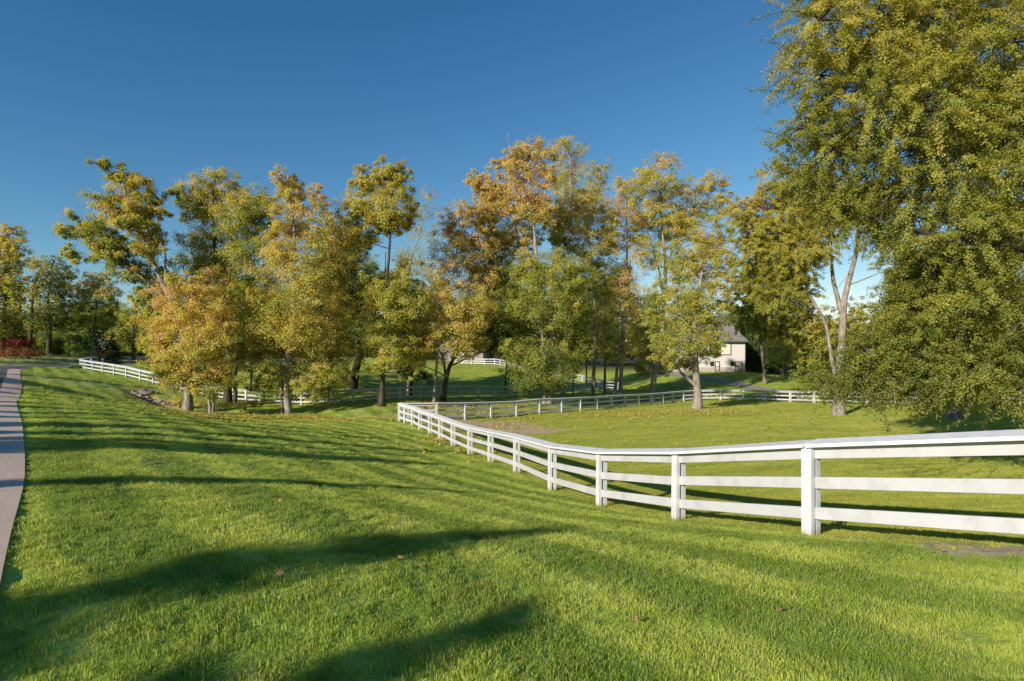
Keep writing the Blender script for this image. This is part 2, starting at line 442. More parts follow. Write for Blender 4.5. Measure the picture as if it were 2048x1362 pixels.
def mat_shingle():
    nt = NT('roof_shingle'); ob = nt.obj()
    br = nt.n('ShaderNodeTexBrick'); nt.set(br.inputs['Vector'], nt.mapping(ob, (1,1,1), (math.radians(90),0,0)))
    br.inputs['Scale'].default_value = 2.2; br.inputs['Color1'].default_value = C4(.24,.205,.18); br.inputs['Color2'].default_value = C4(.33,.285,.255)
    br.inputs['Mortar'].default_value = C4(.09,.075,.065); br.inputs['Mortar Size'].default_value = .012
    c = nt.mix(nt.math('MULTIPLY', nt.noise(ob, .8, 5), .6), br.outputs['Color'], C4(.20,.17,.155))
    return nt.done(nt.principled(c, .85, nt.bump(br.outputs['Fac'], .4, .02), .2))

def mat_glass():
    nt = NT('window_glass')
    n = nt.noise(nt.obj(), 1.2, 2)
    b = nt.principled(nt.ramp(n, [(.3,(.015,.018,.018)),(.7,(.045,.05,.05))]), .06, None, .8)
    return nt.done(b)

def mat_asphalt():
    nt = NT('drive_asphalt'); pos = nt.pos()
    n = nt.noise(pos, 90, 3); m = nt.noise(pos, .9, 5, .6)
    c = nt.ramp(nt.math('ADD', nt.math('MULTIPLY', n, .4), nt.math('MULTIPLY', m, .6)), [(.3, (.085,.078,.074)), (.7, (.17,.155,.145))])
    return nt.done(nt.principled(c, .9, nt.bump(n, .35, .01), .2))

def mat_paver():
    nt = NT('paver_band'); 
    uv = nt.n('ShaderNodeAttribute', attribute_name='along').outputs['Fac']; vv = nt.n('ShaderNodeAttribute', attribute_name='across').outputs['Fac']
    cmb = nt.n('ShaderNodeCombineXYZ'); nt.set(cmb.inputs[0], uv); nt.set(cmb.inputs[1], vv)
    br = nt.n('ShaderNodeTexBrick'); nt.set(br.inputs['Vector'], cmb.outputs[0]); br.inputs['Scale'].default_value = 1.0
    br.inputs['Brick Width'].default_value = .2; br.inputs['Row Height'].default_value = .1; br.inputs['Mortar Size'].default_value = .004
    br.inputs['Color1'].default_value = C4(.62,.46,.36); br.inputs['Color2'].default_value = C4(.68,.51,.40); br.inputs['Mortar'].default_value = C4(.56,.41,.32)
    c = nt.mix(nt.math('MULTIPLY', nt.noise(nt.pos(), 2.0, 5), .45), br.outputs['Color'], C4(.52,.385,.30))
    return nt.done(nt.principled(c, .85, nt.bump(br.outputs['Fac'], -.5, .008), .25))

def mat_stone():
    nt = NT('field_stone'); ob = nt.obj(); n = nt.noise(ob, 2.5, 6, .65)
    return nt.done(nt.principled(nt.ramp(n, [(.3,(.09,.07,.055)),(.5,(.20,.165,.135)),(.7,(.34,.29,.25))]), .9, nt.bump(n, .6, .05), .2))

M = dict(ground=mat_ground(), blade=mat_blade('lawn_blade'), pblade=mat_blade('paddock_blade', True), leaf=mat_leaf('autumn_leaf'),
    elm=mat_leaf('elm_leaf', [(0,(.085,.122,.026)),(.35,(.195,.232,.037)),(.65,(.37,.37,.060)),(.85,(.54,.47,.09)),(1,(.62,.50,.16))], .34),
    red=mat_leaf('red_leaf', [(0,(.07,.012,.010)),(.5,(.22,.022,.022)),(1,(.38,.05,.04))], .3),
    rust=mat_leaf('rust_leaf', [(0,(.09,.035,.012)),(.5,(.24,.085,.022)),(1,(.36,.15,.04))], .25),
    conifer=mat_leaf('conifer_needle', [(0,(.012,.03,.012)),(1,(.035,.065,.022))], .1),
    bark_grey=mat_bark('pale_grey_bark', (.15,.125,.10), (.30,.25,.205), (.46,.40,.345)),
    bark_dark=mat_bark('dark_bark', (.035,.028,.022), (.085,.068,.052), (.15,.125,.10)),
    bark_mid=mat_bark('grey_brown_bark', (.11,.09,.07), (.22,.18,.145), (.35,.30,.25)),
    white=mat_white(), cap=mat_plain('cap_white_lit', (.74,.735,.72), .5, .10, 5, .06), post=mat_post(), wall=mat_siding('cream_siding', (.74,.69,.64)), plinth=mat_siding('pink_plinth', (.52,.42,.37)), trim=mat_plain('green_trim', (.045,.075,.06), .5, .15),  # cap white lightened in colour to make up for low sun on its top
    redtrim=mat_siding('red_side_boards', (.22,.07,.065)), roof=mat_shingle(), glass=mat_glass(), panel=mat_plain('cream_panel', (.78,.72,.62), .5, .06, 2, .03),
    asphalt=mat_asphalt(), paver=mat_paver(), stone=mat_stone(), gravel=mat_plain('lane_gravel', (.26,.235,.22), .95, .35, 30, .5), barn=mat_siding('pale_barn_boards', (.30,.255,.23)),
    water=mat_plain('stream_mud', (.03,.026,.02), .25, .3, 3, .1))
BARK = dict(g=M['bark_grey'], d=M['bark_dark'], m=M['bark_mid'])

# ------------------------------------------------------------------ ground
def build_ground():
    na = 540; radii = np.r_[0.4 * (1.045 ** np.arange(0, 146)), 300, 420, 700]
    radii = radii[(radii < 260) | (radii >= 300)]
    # finer angles ahead of the viewpoint
    a1 = np.linspace(-58, 58, 420); a2 = np.linspace(58, 302, 122)[1:-1]
    ang = np.radians(np.r_[a1, a2]); na = len(ang)
    X = np.sin(ang)[None] * radii[:, None]; Y = np.cos(ang)[None] * radii[:, None]
    xy = np.c_[X.ravel(), Y.ravel()]; z = hts(xy)
    sd = drive_signed(xy)
    V = np.c_[xy, z]; V = np.vstack([V, [[0, 0, h1(0, 0)]]])
    i = np.arange(len(radii)-1)[:, None]; j = np.arange(na)[None]; j2 = (j+1) % na
    q = np.stack([i*na+j+0*i, (i+1)*na+j, (i+1)*na+j2, i*na+j2+0*i], -1).reshape(-1, 4)[:, ::-1]
    # inner fan as degenerate-free quads is skipped: close the centre with triangles via second mesh part
    soil = soil_mask(V[:, :2]); fr = mask(V[:, :2], FROST); pad = in_paddock(V[:, :2]).astype(float)
    mid = (V[:, 1] > 52) & (V[:, 1] < 125) & (V[:, 0] < 45)
    pad = np.where(mid & ~(pad > 0) & (V[:, 0] > -45), .75, pad)
    r = np.linalg.norm(V[:, :2], axis=1)
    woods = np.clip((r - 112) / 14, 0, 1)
    me = mesh_np('ground', V, q, True, None, dict(soil=soil, frost=fr, paddock=pad, woods=woods))
    import bmesh
    bm = bmesh.new(); bm.from_mesh(me); bm.verts.ensure_lookup_table(); c = len(V) - 1
    for k in range(na):
        bm.faces.new((bm.verts[c], bm.verts[(k+1) % na], bm.verts[k])).smooth = True
    bmesh.ops.recalc_face_normals(bm, faces=bm.faces[:])
    up = sum(f.normal.z for f in bm.faces[:200] )
    if up < 0: bmesh.ops.reverse_faces(bm, faces=bm.faces[:])
    bm.to_mesh(me); bm.free()
    o = link_mesh('ground', me, M['ground']); tag(o, kind='structure')
build_ground()

def strip(name, left, right, mat, dz, n_across=2, attrs=False):
    """ribbon between two polylines draped on the ground"""
    n = len(left); V = []; al = []; ac = []
    L = np.r_[0, np.cumsum(np.linalg.norm(np.diff(right, axis=0), axis=1))]
    for k in range(n_across + 1):
        t = k / n_across; q = right*(1-t) + left*t
        V.append(np.c_[q, hts(q) + dz]); al.append(L); ac.append(np.linalg.norm(q - right, axis=1))
    V = np.vstack(V); i = np.arange(n_across)[:, None]; j = np.arange(n-1)[None]
    q = np.stack([i*n+j, i*n+j+1, (i+1)*n+j+1, (i+1)*n+j], -1).reshape(-1, 4)
    me = mesh_np(name, V, q, True, None, dict(along=np.concatenate(al), across=np.concatenate(ac)) if attrs else None)
    o = link_mesh(name, me, mat); tag(o, kind='structure'); return o
KB = int((EDGE_S[:, 1] < 57).sum())
strip('paver_border', edge_offset(.85)[:KB], edge_offset(0)[:KB], M['paver'], .030, 4, True)
strip('driveway', edge_offset(6.6), edge_offset(.01), M['asphalt'], .018, 10)
br = resample(np.array([(-50, 84), (-62, 78), (-80, 72), (-110, 66), (-150, 62)], float), 1.2)
strip('branch_road', br + np.array([.2, 5.5]), br + np.array([-.2, -5.5]), M['asphalt'], .036, 6)
lane = resample(np.array([P(1290,744,100)[:2], P(1345,748,93)[:2], P(1400,757,87)[:2], P(1460,766,82.5)[:2], P(1520,774,78)[:2], P(1600,784,73)[:2], P(1750,792,66)[:2], P(1950,798,60)[:2], P(2150,800,58)[:2]]), .8)
t_ = np.gradient(lane, axis=0); t_ /= np.linalg.norm(t_, axis=1)[:, None]; nn = np.c_[-t_[:, 1], t_[:, 0]]
strip('gravel_lane', lane + nn*1.7, lane - nn*1.7, M['gravel'], .05, 4)
s0, s1 = int(len(STREAM)*.5), int(len(STREAM)*.72)
for a, b in ((int(len(STREAM)*.05), int(len(STREAM)*.2)), (s0, s1)):
    ss = STREAM[a:b]; t_ = np.gradient(ss, axis=0); t_ /= np.linalg.norm(t_, axis=1)[:, None]; nn = np.c_[-t_[:, 1], t_[:, 0]]
    strip('stream_bed', ss + nn*.3, ss - nn*.3, M['water'], .06, 2)

# ------------------------------------------------------------------ fences
def post_mesh(hgt=1.15):
    mb = MB()
    mb.box(-.07, .07, -.092, -.023, -.2, hgt - .002)
    return mb.mesh('fence_post')
def back_mesh(hgt=1.15):
    mb = MB(); mb.box(-.058, .058, .023, .11, -.2, hgt - .004); return mb.mesh('back_post')
FRONT, BACK = post_mesh(), back_mesh()
FRONT.materials.append(M['post']); BACK.materials.append(M['post'])
LEVELS = [(.215,.37), (.61,.76), (1.0,1.148)]
def make_fence(name, label, pts, group=None, side=1, every=2, cap_tilt=0.0):
    pts = [np.array(p, float) for p in pts]
    for p in pts: p[2] = h1(p[0], p[1])
    o0 = pts[len(pts)//2]
    root = empty(name, (o0[0], o0[1], o0[2])); tag(root, label, 'fence', group)
    base = np.array(root.location)
    n = len(pts)
    for i, p in enumerate(pts):
        a = pts[max(i-1, 0)]; b = pts[min(i+1, n-1)]
        d = (b - a)[:2]; yaw = math.atan2(d[1], d[0]) + (0 if side > 0 else math.pi)
        o = link_mesh('post', FRONT, None, root); o.location = Vector(p - base); o.rotation_euler = (random.uniform(-.013,.013), random.uniform(-.013,.013), yaw)
        q = link_mesh('back_post', BACK, None, o)
    k = 0
    while k < n - 1:
        e = min(k + every, n - 1)
        for li, (z0, z1) in enumerate(LEVELS):
            mb = MB()
            for i in range(k, e):
                a, b = pts[i] - base, pts[i+1] - base
                d = (b - a)[:2]; L = np.linalg.norm(d); nrm = np.array([-d[1]/L, d[0]/L, 0])
                if i == k and k > 0: a = a + (b - a) / L * .004
                j0 = random.uniform(-.006, .006)
                mb.beam(a, b, nrm, .04, z0 + j0, z1 + j0)
            o = mb.build('rail', M['white'], root)
            if n < 60 and li >= 0: bevel(o, .004)
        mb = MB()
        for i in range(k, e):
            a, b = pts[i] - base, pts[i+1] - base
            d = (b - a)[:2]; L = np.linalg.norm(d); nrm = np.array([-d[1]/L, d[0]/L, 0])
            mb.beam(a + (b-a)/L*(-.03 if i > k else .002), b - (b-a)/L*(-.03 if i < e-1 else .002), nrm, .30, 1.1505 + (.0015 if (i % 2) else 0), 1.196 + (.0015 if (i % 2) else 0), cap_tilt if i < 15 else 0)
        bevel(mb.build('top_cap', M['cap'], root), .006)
        k = e
    return root
make_fence('rail_fence', 'long white capped fence from the near right corner back around the small paddock', NEAR3, 'white rail fences', -1, 2, .05)
make_fence('rail_fence', 'white rail fence from the curved loop by the drive across behind the grove trunks', MID3, 'white rail fences', 1)
make_fence('rail_fence', 'short shaded white fence slanting away between the thin trunks left of the cream house', DIAG3, 'white rail fences', 1)
make_fence('rail_fence', 'small distant white fence with a corner on the rise below the pale barn', FAR3, 'white rail fences', 1)

# ------------------------------------------------------------------ trees
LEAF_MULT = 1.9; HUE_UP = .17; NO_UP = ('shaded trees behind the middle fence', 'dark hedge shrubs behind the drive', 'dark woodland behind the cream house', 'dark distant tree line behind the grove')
NLEAF = [0]
def leaf_mesh(name, pos, size, tint, aspect=.75, outward=None, up=.5, droop=0.0):
    n = len(pos); NLEAF[0] += n
    nrm = rng.normal(size=(n, 3)); nrm[:, 2] = np.abs(nrm[:, 2])
    if outward is not None: nrm += outward * 1.1
    nrm[:, 2] += up
    nrm += np.array([-.62, -.66, .42])*.7      # leaves turn towards the light
    nrm /= np.linalg.norm(nrm, axis=1)[:, None] + 1e-9
    ax = rng.normal(size=(n, 3)); ax[:, 2] -= droop
    ax -= nrm * (ax * nrm).sum(1)[:, None]; ax /= np.linalg.norm(ax, axis=1)[:, None] + 1e-9
    sd = np.cross(nrm, ax)
    s = (size * rng.uniform(.7, 1.25, n))[:, None]
    fold = nrm * s * .14
    v0 = pos - ax*s*.5; v1 = pos + sd*s*.5*aspect + fold + ax*s*.05; v2 = pos + ax*s*.5 - fold*.5; v3 = pos - sd*s*.5*aspect + fold + ax*s*.05
    V = np.stack([v0, v1, v2, v3], 1).reshape(-1, 3)
    Fc = np.arange(4*n).reshape(n, 4)
    return mesh_np(name, V, Fc, False, dict(tint=np.clip(tint, 0, 1)))

def bez(a, b, c, n):
    t = np.linspace(0, 1, n)[:, None]
    return (1-t)**2*a + 2*t*(1-t)*b + t*t*c

GR = 'autumn trees of the grove'
def make_tree(name, label, base, spine, r0, lobes, hue=(.3, .6), dens=150, leaf=.17, group=None, bark='m', mat='leaf', spread=.16, clumps=10, style='clump',
              cat='tree', depth=.9, extra=None, shoots=None, lean_leaf=.75, sparse=1.0, patch=.22, shoot_len=1.0, no_trunk=False, twigs=True, max_limb=99.0, stems=None):
    """base: (px,py,d); spine: photo pixels up the trunk; lobes: (px,py,rx,ry[,d offset]) foliage masses at the tree's own distance"""
    d0 = base[2]; b = P(*base); far_k = .42 if (group in NO_UP or d0 > 75) else (.6 if d0 < 60 and base[0] > 1880 and d0 > 20 else .8 if style == 'shoot' and d0 > 20 else .9); lobes = [tuple(q) for q in lobes]
    if group == GR and len(lobes) > 8:
        extra = []
        for i_ in range(len(lobes)):
            near = sorted(range(len(lobes)), key=lambda j: (lobes[j][0]-lobes[i_][0])**2 + (lobes[j][1]-lobes[i_][1])**2)[1:4]
            j = random.choice(near); q0, q1 = lobes[i_], lobes[j]
            if random.random() < .42: extra.append(((q0[0]+q1[0])/2 + random.uniform(-6, 6), (q0[1]+q1[1])/2 + random.uniform(-6, 6), (q0[2]+q1[2])*.40, (q0[3]+q1[3])*.40))
        lobes += extra; b[2] = h1(b[0], b[1])
    root = empty(name, b); tag(root, label, cat, group)
    sp = [b + np.array([0, 0, -.25]), b]
    for q in spine:
        dd = d0 + (q[2] if len(q) > 2 else 0); sp.append(P(q[0], q[1], dd))
    sp = np.array(sp); sps = resample(sp, max(.35, np.linalg.norm(sp[-1]-sp[0])/26))
    L3 = []
    for q in lobes:
        rx = q[2]/F*d0; ry = q[3]/F*d0
        off = q[4] if len(q) > 4 else rng.uniform(-1, 1)*rx*1.3
        c = P(q[0], q[1], d0 + off); L3.append((c, np.array([rx, rx*depth, ry])))
    trunk = MB()
    tt = np.linspace(0, 1, len(sps)); zmax = max(c[2]+r[2] for c, r in L3); zmin = min(c[2]-r[2] for c, r in L3)
    rad = r0 * (1 - .80*tt) ; rad[:3] *= np.array([1.45, 1.3, 1.1])[:len(rad[:3])]
    jit = np.cumsum(rng.normal(scale=.03*min(1, r0*5), size=sps.shape), axis=0); jit[:2] = 0; jit -= jit[-1]*tt[:, None]
    sps = sps + jit
    trunk.tube(sps - b, rad, 10)
    for st in (stems or []):
        q = [sps[min(2, len(sps)-1)]*0 + b + np.array([st[0][0]/F*d0, 0, -.1])] if False else []
        pts = [P(x[0], x[1], d0 + (x[2] if len(x) > 2 else 0)) for x in st[0]]
        if st[2]: pts = [np.array([pts[0][0], pts[0][1], h1(pts[0][0], pts[0][1]) - .2])] + pts[1:]
        q = resample(np.array(pts), .5); q = q + np.cumsum(rng.normal(scale=.02, size=q.shape), axis=0)
        trunk.tube(q - b, st[1]*(1 - .75*np.linspace(0, 1, len(q))), 8)
    pos_all, tint_all, out_all = [], [], []
    anchor_pts = [sps]
    for st in (stems or []):
        anchor_pts.append(resample(np.array([P(x[0], x[1], d0 + (x[2] if len(x) > 2 else 0)) for x in st[0]]), .5)[2:])
    AP = np.vstack(anchor_pts)
    for c, r in L3:
        # limb from the trunk below the lobe
        dv = np.linalg.norm(AP - c, axis=1); pen = dv + np.where(AP[:, 2] > c[2] - .25*dv, 3.0, 0) + np.where(AP[:, 2] < b[2] + .12*(zmax-b[2]), 6, 0)
        k = int(pen.argmin()); s = AP[k]
        ln = np.linalg.norm(c - s)
        if .25 < ln < max_limb and twigs:
            kk = min(k, len(rad)-1)
            ctrl = s + (c - s)*.5 + np.array([0, 0, -.05*ln]) + rng.normal(scale=.1*ln, size=3)
            path = bez(s, ctrl, c, 8)
            rr = max(.012, min(rad[kk]*.6, .016*ln + .012)) if k < len(rad) else .03
            trunk.tube(path - b, np.linspace(rr, rr*.25, 8), 5)
        area = math.pi*r[0]*r[2]
        nl = int(area*dens*sparse*LEAF_MULT*(2.1 if style == 'clump' else 1.35)*far_k); 
        if nl < 6: nl = 6
        ncl = max(4, int(clumps*(1.0 if style == 'shoot' else 2.2)*max(.6, area/3.0)))
        u = rng.normal(size=(ncl, 3)); u /= np.linalg.norm(u, axis=1)[:, None]
        rr_ = rng.uniform(.12, 1.2, ncl)**(1/2.0)*1.05; rr_ = np.where(rng.uniform(size=ncl) < (.12 if style == 'clump' else .03), rng.uniform(1.15, 1.5, ncl), rr_)
        cc = c + u*rr_[:, None]*r
        if twigs:
            for q in cc[:min(ncl, 9)]:
                m = (c + q)/2 + rng.normal(scale=.08, size=3)
                trunk.tube(bez(c, m, q, 4) - b, np.linspace(.014, .005, 4)*max(.6, min(2.0, r0*5)), 3, False)
        cl = rng.integers(0, ncl, nl)
        sg = min(.42, spread*.62*np.linalg.norm(r))
        if style == 'shoot':
            dirs = u + rng.normal(scale=.45, size=u.shape); dirs[:, 2] -= .25; dirs /= np.linalg.norm(dirs, axis=1)[:, None]
            ln_ = shoot_len*rng.uniform(.35, .95, ncl)*min(1.2, max(.5, np.linalg.norm(r)*.6))
            t = rng.uniform(0, 1, nl)
            p = cc[cl] + dirs[cl]*(t*ln_[cl])[:, None] + np.array([0, 0, -1])*(t*t*ln_[cl]*.25)[:, None]
            p += rng.normal(scale=.05*max(1, d0/26), size=(nl, 3))*np.array([1, 1, .8])
            if twigs:
                for kq in range(min(ncl, 16)):
                    t3 = np.linspace(0, 1, 4)
                    trunk.tube(cc[kq] + dirs[kq]*(t3*ln_[kq])[:, None] + np.array([0, 0, -1])*(t3*t3*ln_[kq]*.25)[:, None] - b, np.linspace(.007, .002, 4), 3, False)
        else:
            p = cc[cl] + rng.normal(size=(nl, 3))*sg*rng.uniform(.55, 1.25, ncl)[cl][:, None]*np.array([1, 1, .75])
        ctint = rng.normal(scale=patch*.36, size=ncl)
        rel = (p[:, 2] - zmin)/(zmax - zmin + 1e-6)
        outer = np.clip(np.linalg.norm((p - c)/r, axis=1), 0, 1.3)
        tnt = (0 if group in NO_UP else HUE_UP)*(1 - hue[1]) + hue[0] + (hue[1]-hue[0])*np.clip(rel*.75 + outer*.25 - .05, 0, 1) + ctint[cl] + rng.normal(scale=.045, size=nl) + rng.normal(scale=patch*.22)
        pos_all.append(p); tint_all.append(tnt); out_all.append((p - c)/(np.linalg.norm(p - c, axis=1)[:, None] + 1e-6))
    for shp in (shoots or []):
        q = resample(np.array([P(x[0], x[1], x[2]) for x in shp]), .05)
        trunk.tube(q[::3] - b, np.linspace(.009, .003, len(q[::3])), 4, False)
        rep = np.repeat(q[len(q)//5:], 3, axis=0); p = rep + rng.normal(scale=.035, size=rep.shape)
        pos_all.append(p); tint_all.append(np.full(len(p), hue[0] + .1) + rng.normal(scale=.12, size=len(p))); out_all.append(rng.normal(size=p.shape)*.5)
    pos = np.vstack(pos_all); tint = np.concatenate(tint_all); out = np.vstack(out_all)
    keep = np.ones(len(pos), bool); low = pos[:, 2] < b[2] + 2.2
    if low.any(): keep[low] = pos[low, 2] > hts(pos[low, :2], False) + .12
    pos, tint, out = pos[keep], tint[keep], out[keep]
    if not no_trunk:
        link_mesh('trunk', trunk.mesh('trunk'), BARK[bark], root)
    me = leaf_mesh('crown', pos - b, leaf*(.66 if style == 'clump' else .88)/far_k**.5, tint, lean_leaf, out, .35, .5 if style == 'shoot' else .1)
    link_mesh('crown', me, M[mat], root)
    return root

B = BASES
GR = 'autumn trees of the grove'
make_tree('maple_tree', 'tall leaning maple at the left end of the grove with crown reaching left', B['leaning'],
    [(380,760),(372,690),(350,620),(322,560),(290,490),(262,420),(240,350)], .34,
    [(222,335,26,20),(262,372,36,28),(300,385,22,22),(215,402,34,24),(245,430,40,26),(175,450,36,22),(150,468,26,18),(135,455,18,12),(140,512,20,14),(165,505,26,16),(205,470,36,24),(280,440,36,38),(235,500,42,24),(300,495,30,40),(265,540,34,26),(215,520,30,16),(305,560,30,30),(285,590,22,20),(320,430,20,24),(318,620,24,30)],
    (.24,.58), 190, .20, GR, 'g', clumps=7, patch=.34, stems=[([(345,610),(290,560),(220,500),(160,470)], .10, 0), ([(330,570),(330,500),(310,420)], .1, 0)])
make_tree('maple_tree', 'tall green maple with gold flat top and dark trunk, behind the small golden maple', B['tall_left'],
    [(458,720),(452,640),(440,560),(428,480),(425,400),(430,360)], .33,
    [(430,355,36,18),(400,378,40,22),(358,388,26,13),(470,388,36,22),(512,396,30,20),(538,410,22,20),(430,415,44,34),(385,420,30,28),(480,440,46,38),(525,450,32,34),(440,480,50,40),(500,500,48,40),(395,500,38,44),(455,545,50,42),(515,560,36,44),(390,570,40,40),(470,610,44,46),(430,660,40,40),(500,640,34,44),(470,700,36,36),(455,745,30,30)],
    (.06,.58), 170, .18, GR, 'd', clumps=9, patch=.22, stems=[([(470,806),(472,740),(480,640),(500,520)], .2, 1)])
make_tree('maple_tree', 'small golden-orange maple with two slim pale stems at the lawn edge', B['gold_maple'],
    [(416,770),(404,700),(385,640),(370,590),(360,560)], .11,
    [(345,562,26,18),(390,560,26,22),(432,560,24,26),(320,590,28,22),(360,600,38,28),(415,600,36,30),(455,600,22,30),(340,640,42,32),(395,645,44,34),(440,645,30,34),(320,680,30,26),(365,690,46,30),(420,690,42,34),(460,680,20,30),(345,730,36,26),(395,735,48,30),(445,735,30,30),(330,760,26,16),(375,768,40,20),(425,772,40,18),(310,720,18,18)],
    (.46,.82), 175, .17, GR, 'g', clumps=10, patch=.26, stems=[([(426,830),(428,790),(432,720),(440,650)], .08, 1)])
make_tree('maple_tree', 'orange and yellow maple with a stout whitish trunk between the golden maple and the fence', B['white_maple'],
    [(575,770),(578,700),(585,620),(590,540),(592,470),(585,400),(575,350)], .22,
    [(568,352,24,22),(595,372,24,20),(635,385,20,20),(575,395,26,24),(615,415,36,26),(560,440,32,28),(600,460,44,30),(648,450,28,32),(545,490,30,28),(590,510,50,30),(640,510,36,32),(560,550,46,30),(620,565,46,36),(520,600,30,30),(570,610,50,34),(635,625,36,34),(545,655,46,34),(605,665,50,34),(525,705,32,28),(580,710,48,28),(640,705,30,30),(540,745,36,24),(600,750,46,26),(650,755,22,22),(570,782,48,16),(520,770,24,14),(625,785,28,12)],
    (.44,.70), 150, .17, GR, 'g', clumps=10, patch=.30, stems=[([(563,829),(562,790),(560,720),(545,640)], .09, 1)])
make_tree('maple_tree', 'slender many-stemmed tree with thin orange foliage just right of the whitish trunk', B['thin_stem'],
    [(662,760),(668,680),(668,600),(660,520),(650,440)], .1,
    [(660,430,26,28),(685,480,28,34),(650,500,28,34),(690,540,26,34),(655,570,30,36),(690,610,26,34),(665,650,34,34),(640,690,28,28),(685,690,28,32),(665,735,34,28),(690,750,22,22),(655,785,26,14)],
    (.38,.74), 110, .16, GR, 'm', clumps=9, patch=.25, stems=[([(648,822),(652,770),(640,700),(660,620),(705,560)], .06, 1), ([(640,640),(690,595),(705,585)], .04, 0)])
make_tree('oak_tree', 'green tree with a thick dark leaning trunk inside the middle paddock behind the fence', B['paddock_oak'],
    [(712,735),(722,700),(720,660),(705,600),(690,540),(690,470)], .42,
    [(690,455,28,26),(665,490,26,28),(715,490,30,30),(680,530,36,32),(730,545,30,34),(660,570,30,34),(700,590,38,32),(745,600,26,34),(670,630,34,30),(715,645,36,28),(745,670,24,26),(680,680,30,22),(650,665,22,24)],
    (.06,.36), 170, .19, GR, 'd', clumps=9, stems=[([(722,690),(745,640),(765,580),(770,500)], .15, 0)])
make_tree('ash_tree', 'tall straight yellow-green tree on a single dark trunk left of the fence corner', B['straight'],
    [(765,740),(766,650),(772,560),(780,470),(775,400),(768,340)], .21,
    [(768,335,26,20),(735,350,22,20),(800,345,24,20),(720,378,26,20),(760,375,36,24),(805,375,26,24),(730,410,36,26),(780,415,42,28),(820,410,18,26),(700,430,30,26),(750,450,40,24),(800,450,30,22),(720,480,28,22),(770,570,34,26),(815,545,24,24),(750,610,36,28),(800,610,36,30),(840,600,22,26),(760,660,38,28),(810,665,34,28),(735,700,30,24),(785,710,38,26),(830,715,26,22),(750,738,26,16),(820,750,20,14)],
    (.40,.56), 230, .17, GR, 'd', clumps=10, patch=.16)
make_tree('ash_tree', 'thin half-bare tree with whitish twigs showing against the sky right of the yellow-green top', B['bare'],
    [(820,720),(818,640),(815,560),(835,480),(852,420),(862,385)], .16,
    [(858,388,18,14),(845,420,20,18),(875,425,18,18),(830,460,24,24),(870,470,26,24),(815,510,28,28),(850,520,30,30),(820,570,30,30)],
    (.48,.62), 60, .15, GR, 'g', clumps=14, patch=.2, stems=[([(815,560),(790,620),(760,680)], .06, 0)])
make_tree('maple_tree', 'rusty orange maple with a slim leaning grey trunk behind the fence corner', B['amber'],
    [(872,750),(878,700),(890,640),(905,560),(918,480),(925,430)], .13,
    [(925,425,28,22),(960,430,24,22),(895,455,26,26),(935,465,38,28),(975,470,22,30),(905,505,40,30),(955,515,36,32),(875,545,30,30),(920,560,44,32),(965,565,28,32),(880,600,38,32),(930,615,44,32),(975,620,20,28),(860,650,32,30),(905,665,44,28),(950,665,30,28),(850,695,28,20),(900,705,40,18),(935,700,26,18)],
    (.52,.80), 165, .17, GR, 'g', clumps=10, patch=.24)
make_tree('oak_tree', 'dark many-limbed tree with branches fanning right above the middle fence', B['multi'],
    [(892,760),(905,720),(925,695),(950,675),(985,640)], .26,
    [(960,640,36,30),(1000,610,32,34),(1015,650,26,28),(985,580,34,34),(1020,560,26,30),(970,540,30,30),(940,685,30,18),(990,690,30,18),(835,690,28,28),(825,730,26,22),(850,760,22,14),(850,660,30,26),(1005,530,24,26)],
    (.04,.30), 170, .18, GR, 'd', clumps=9, stems=[([(892,770),(885,720),(865,680),(845,660)], .13, 0), ([(905,730),(935,715),(975,700),(1000,692)], .08, 0), ([(898,740),(915,690),(935,660)], .1, 0)])
make_tree('cottonwood_tree', 'tallest golden tree of the grove with bare twigs at its top left', B['gold_tall'],
    [(1095,740),(1085,680),(1078,600),(1075,520),(1068,440),(1060,360),(1055,300)], .3,
    [(1058,292,30,18),(1030,312,24,20),(1085,318,26,22),(1005,335,24,20),(1050,345,38,26),(980,365,26,20),(955,375,22,14),(1095,355,24,26),(1015,380,38,26),(1065,390,40,28),(975,400,26,22),(1000,420,34,26),(1050,430,42,26),(1090,420,26,28),(975,445,28,22),(1020,465,38,24),(1065,470,34,24),(1000,495,34,22),(1050,505,30,20),(945,352,14,12)],
    (.60,.78), 160, .19, GR, 'g', clumps=9, patch=.18, stems=[([(1060,400),(1030,340),(1020,290),(1018,262)], .06, 0), ([(1075,560),(1040,470),(1000,400),(970,350)], .1, 0)])
make_tree('cottonwood_tree', 'tall olive-gold tree with thin see-through crown just right of the tallest golden tree', B['open_crown'],
    [(1128,720),(1132,640),(1135,540),(1140,440),(1142,350),(1135,285)], .26,
    [(1132,278,20,14),(1115,305,22,20),(1155,305,22,18),(1140,335,32,22),(1180,345,22,20),(1205,335,18,14),(1120,365,26,24),(1160,375,34,24),(1200,365,20,20),(1140,410,34,26),(1185,405,28,22),(1115,440,24,26)],
    (.44,.64), 95, .18, GR, 'g', clumps=10, patch=.2, stems=[([(1138,480),(1165,420),(1195,360),(1210,330)], .08, 0)])
make_tree('cottonwood_tree', 'mid-height tree with a rounded golden-green crown in the middle of the grove', B['mid_gold'],
    [(1190,700),(1192,620),(1188,540),(1175,470)], .22,
    [(1160,400,32,24),(1120,425,28,24),(1200,415,30,24),(1145,450,40,26),(1195,455,38,26),(1110,465,24,22),(1225,450,18,22),(1170,490,38,24),(1130,495,28,20),(1215,490,26,22),(1185,530,32,22),(1200,570,30,24),(1160,560,28,22)],
    (.36,.68), 165, .18, GR, 'm', clumps=9, patch=.2)
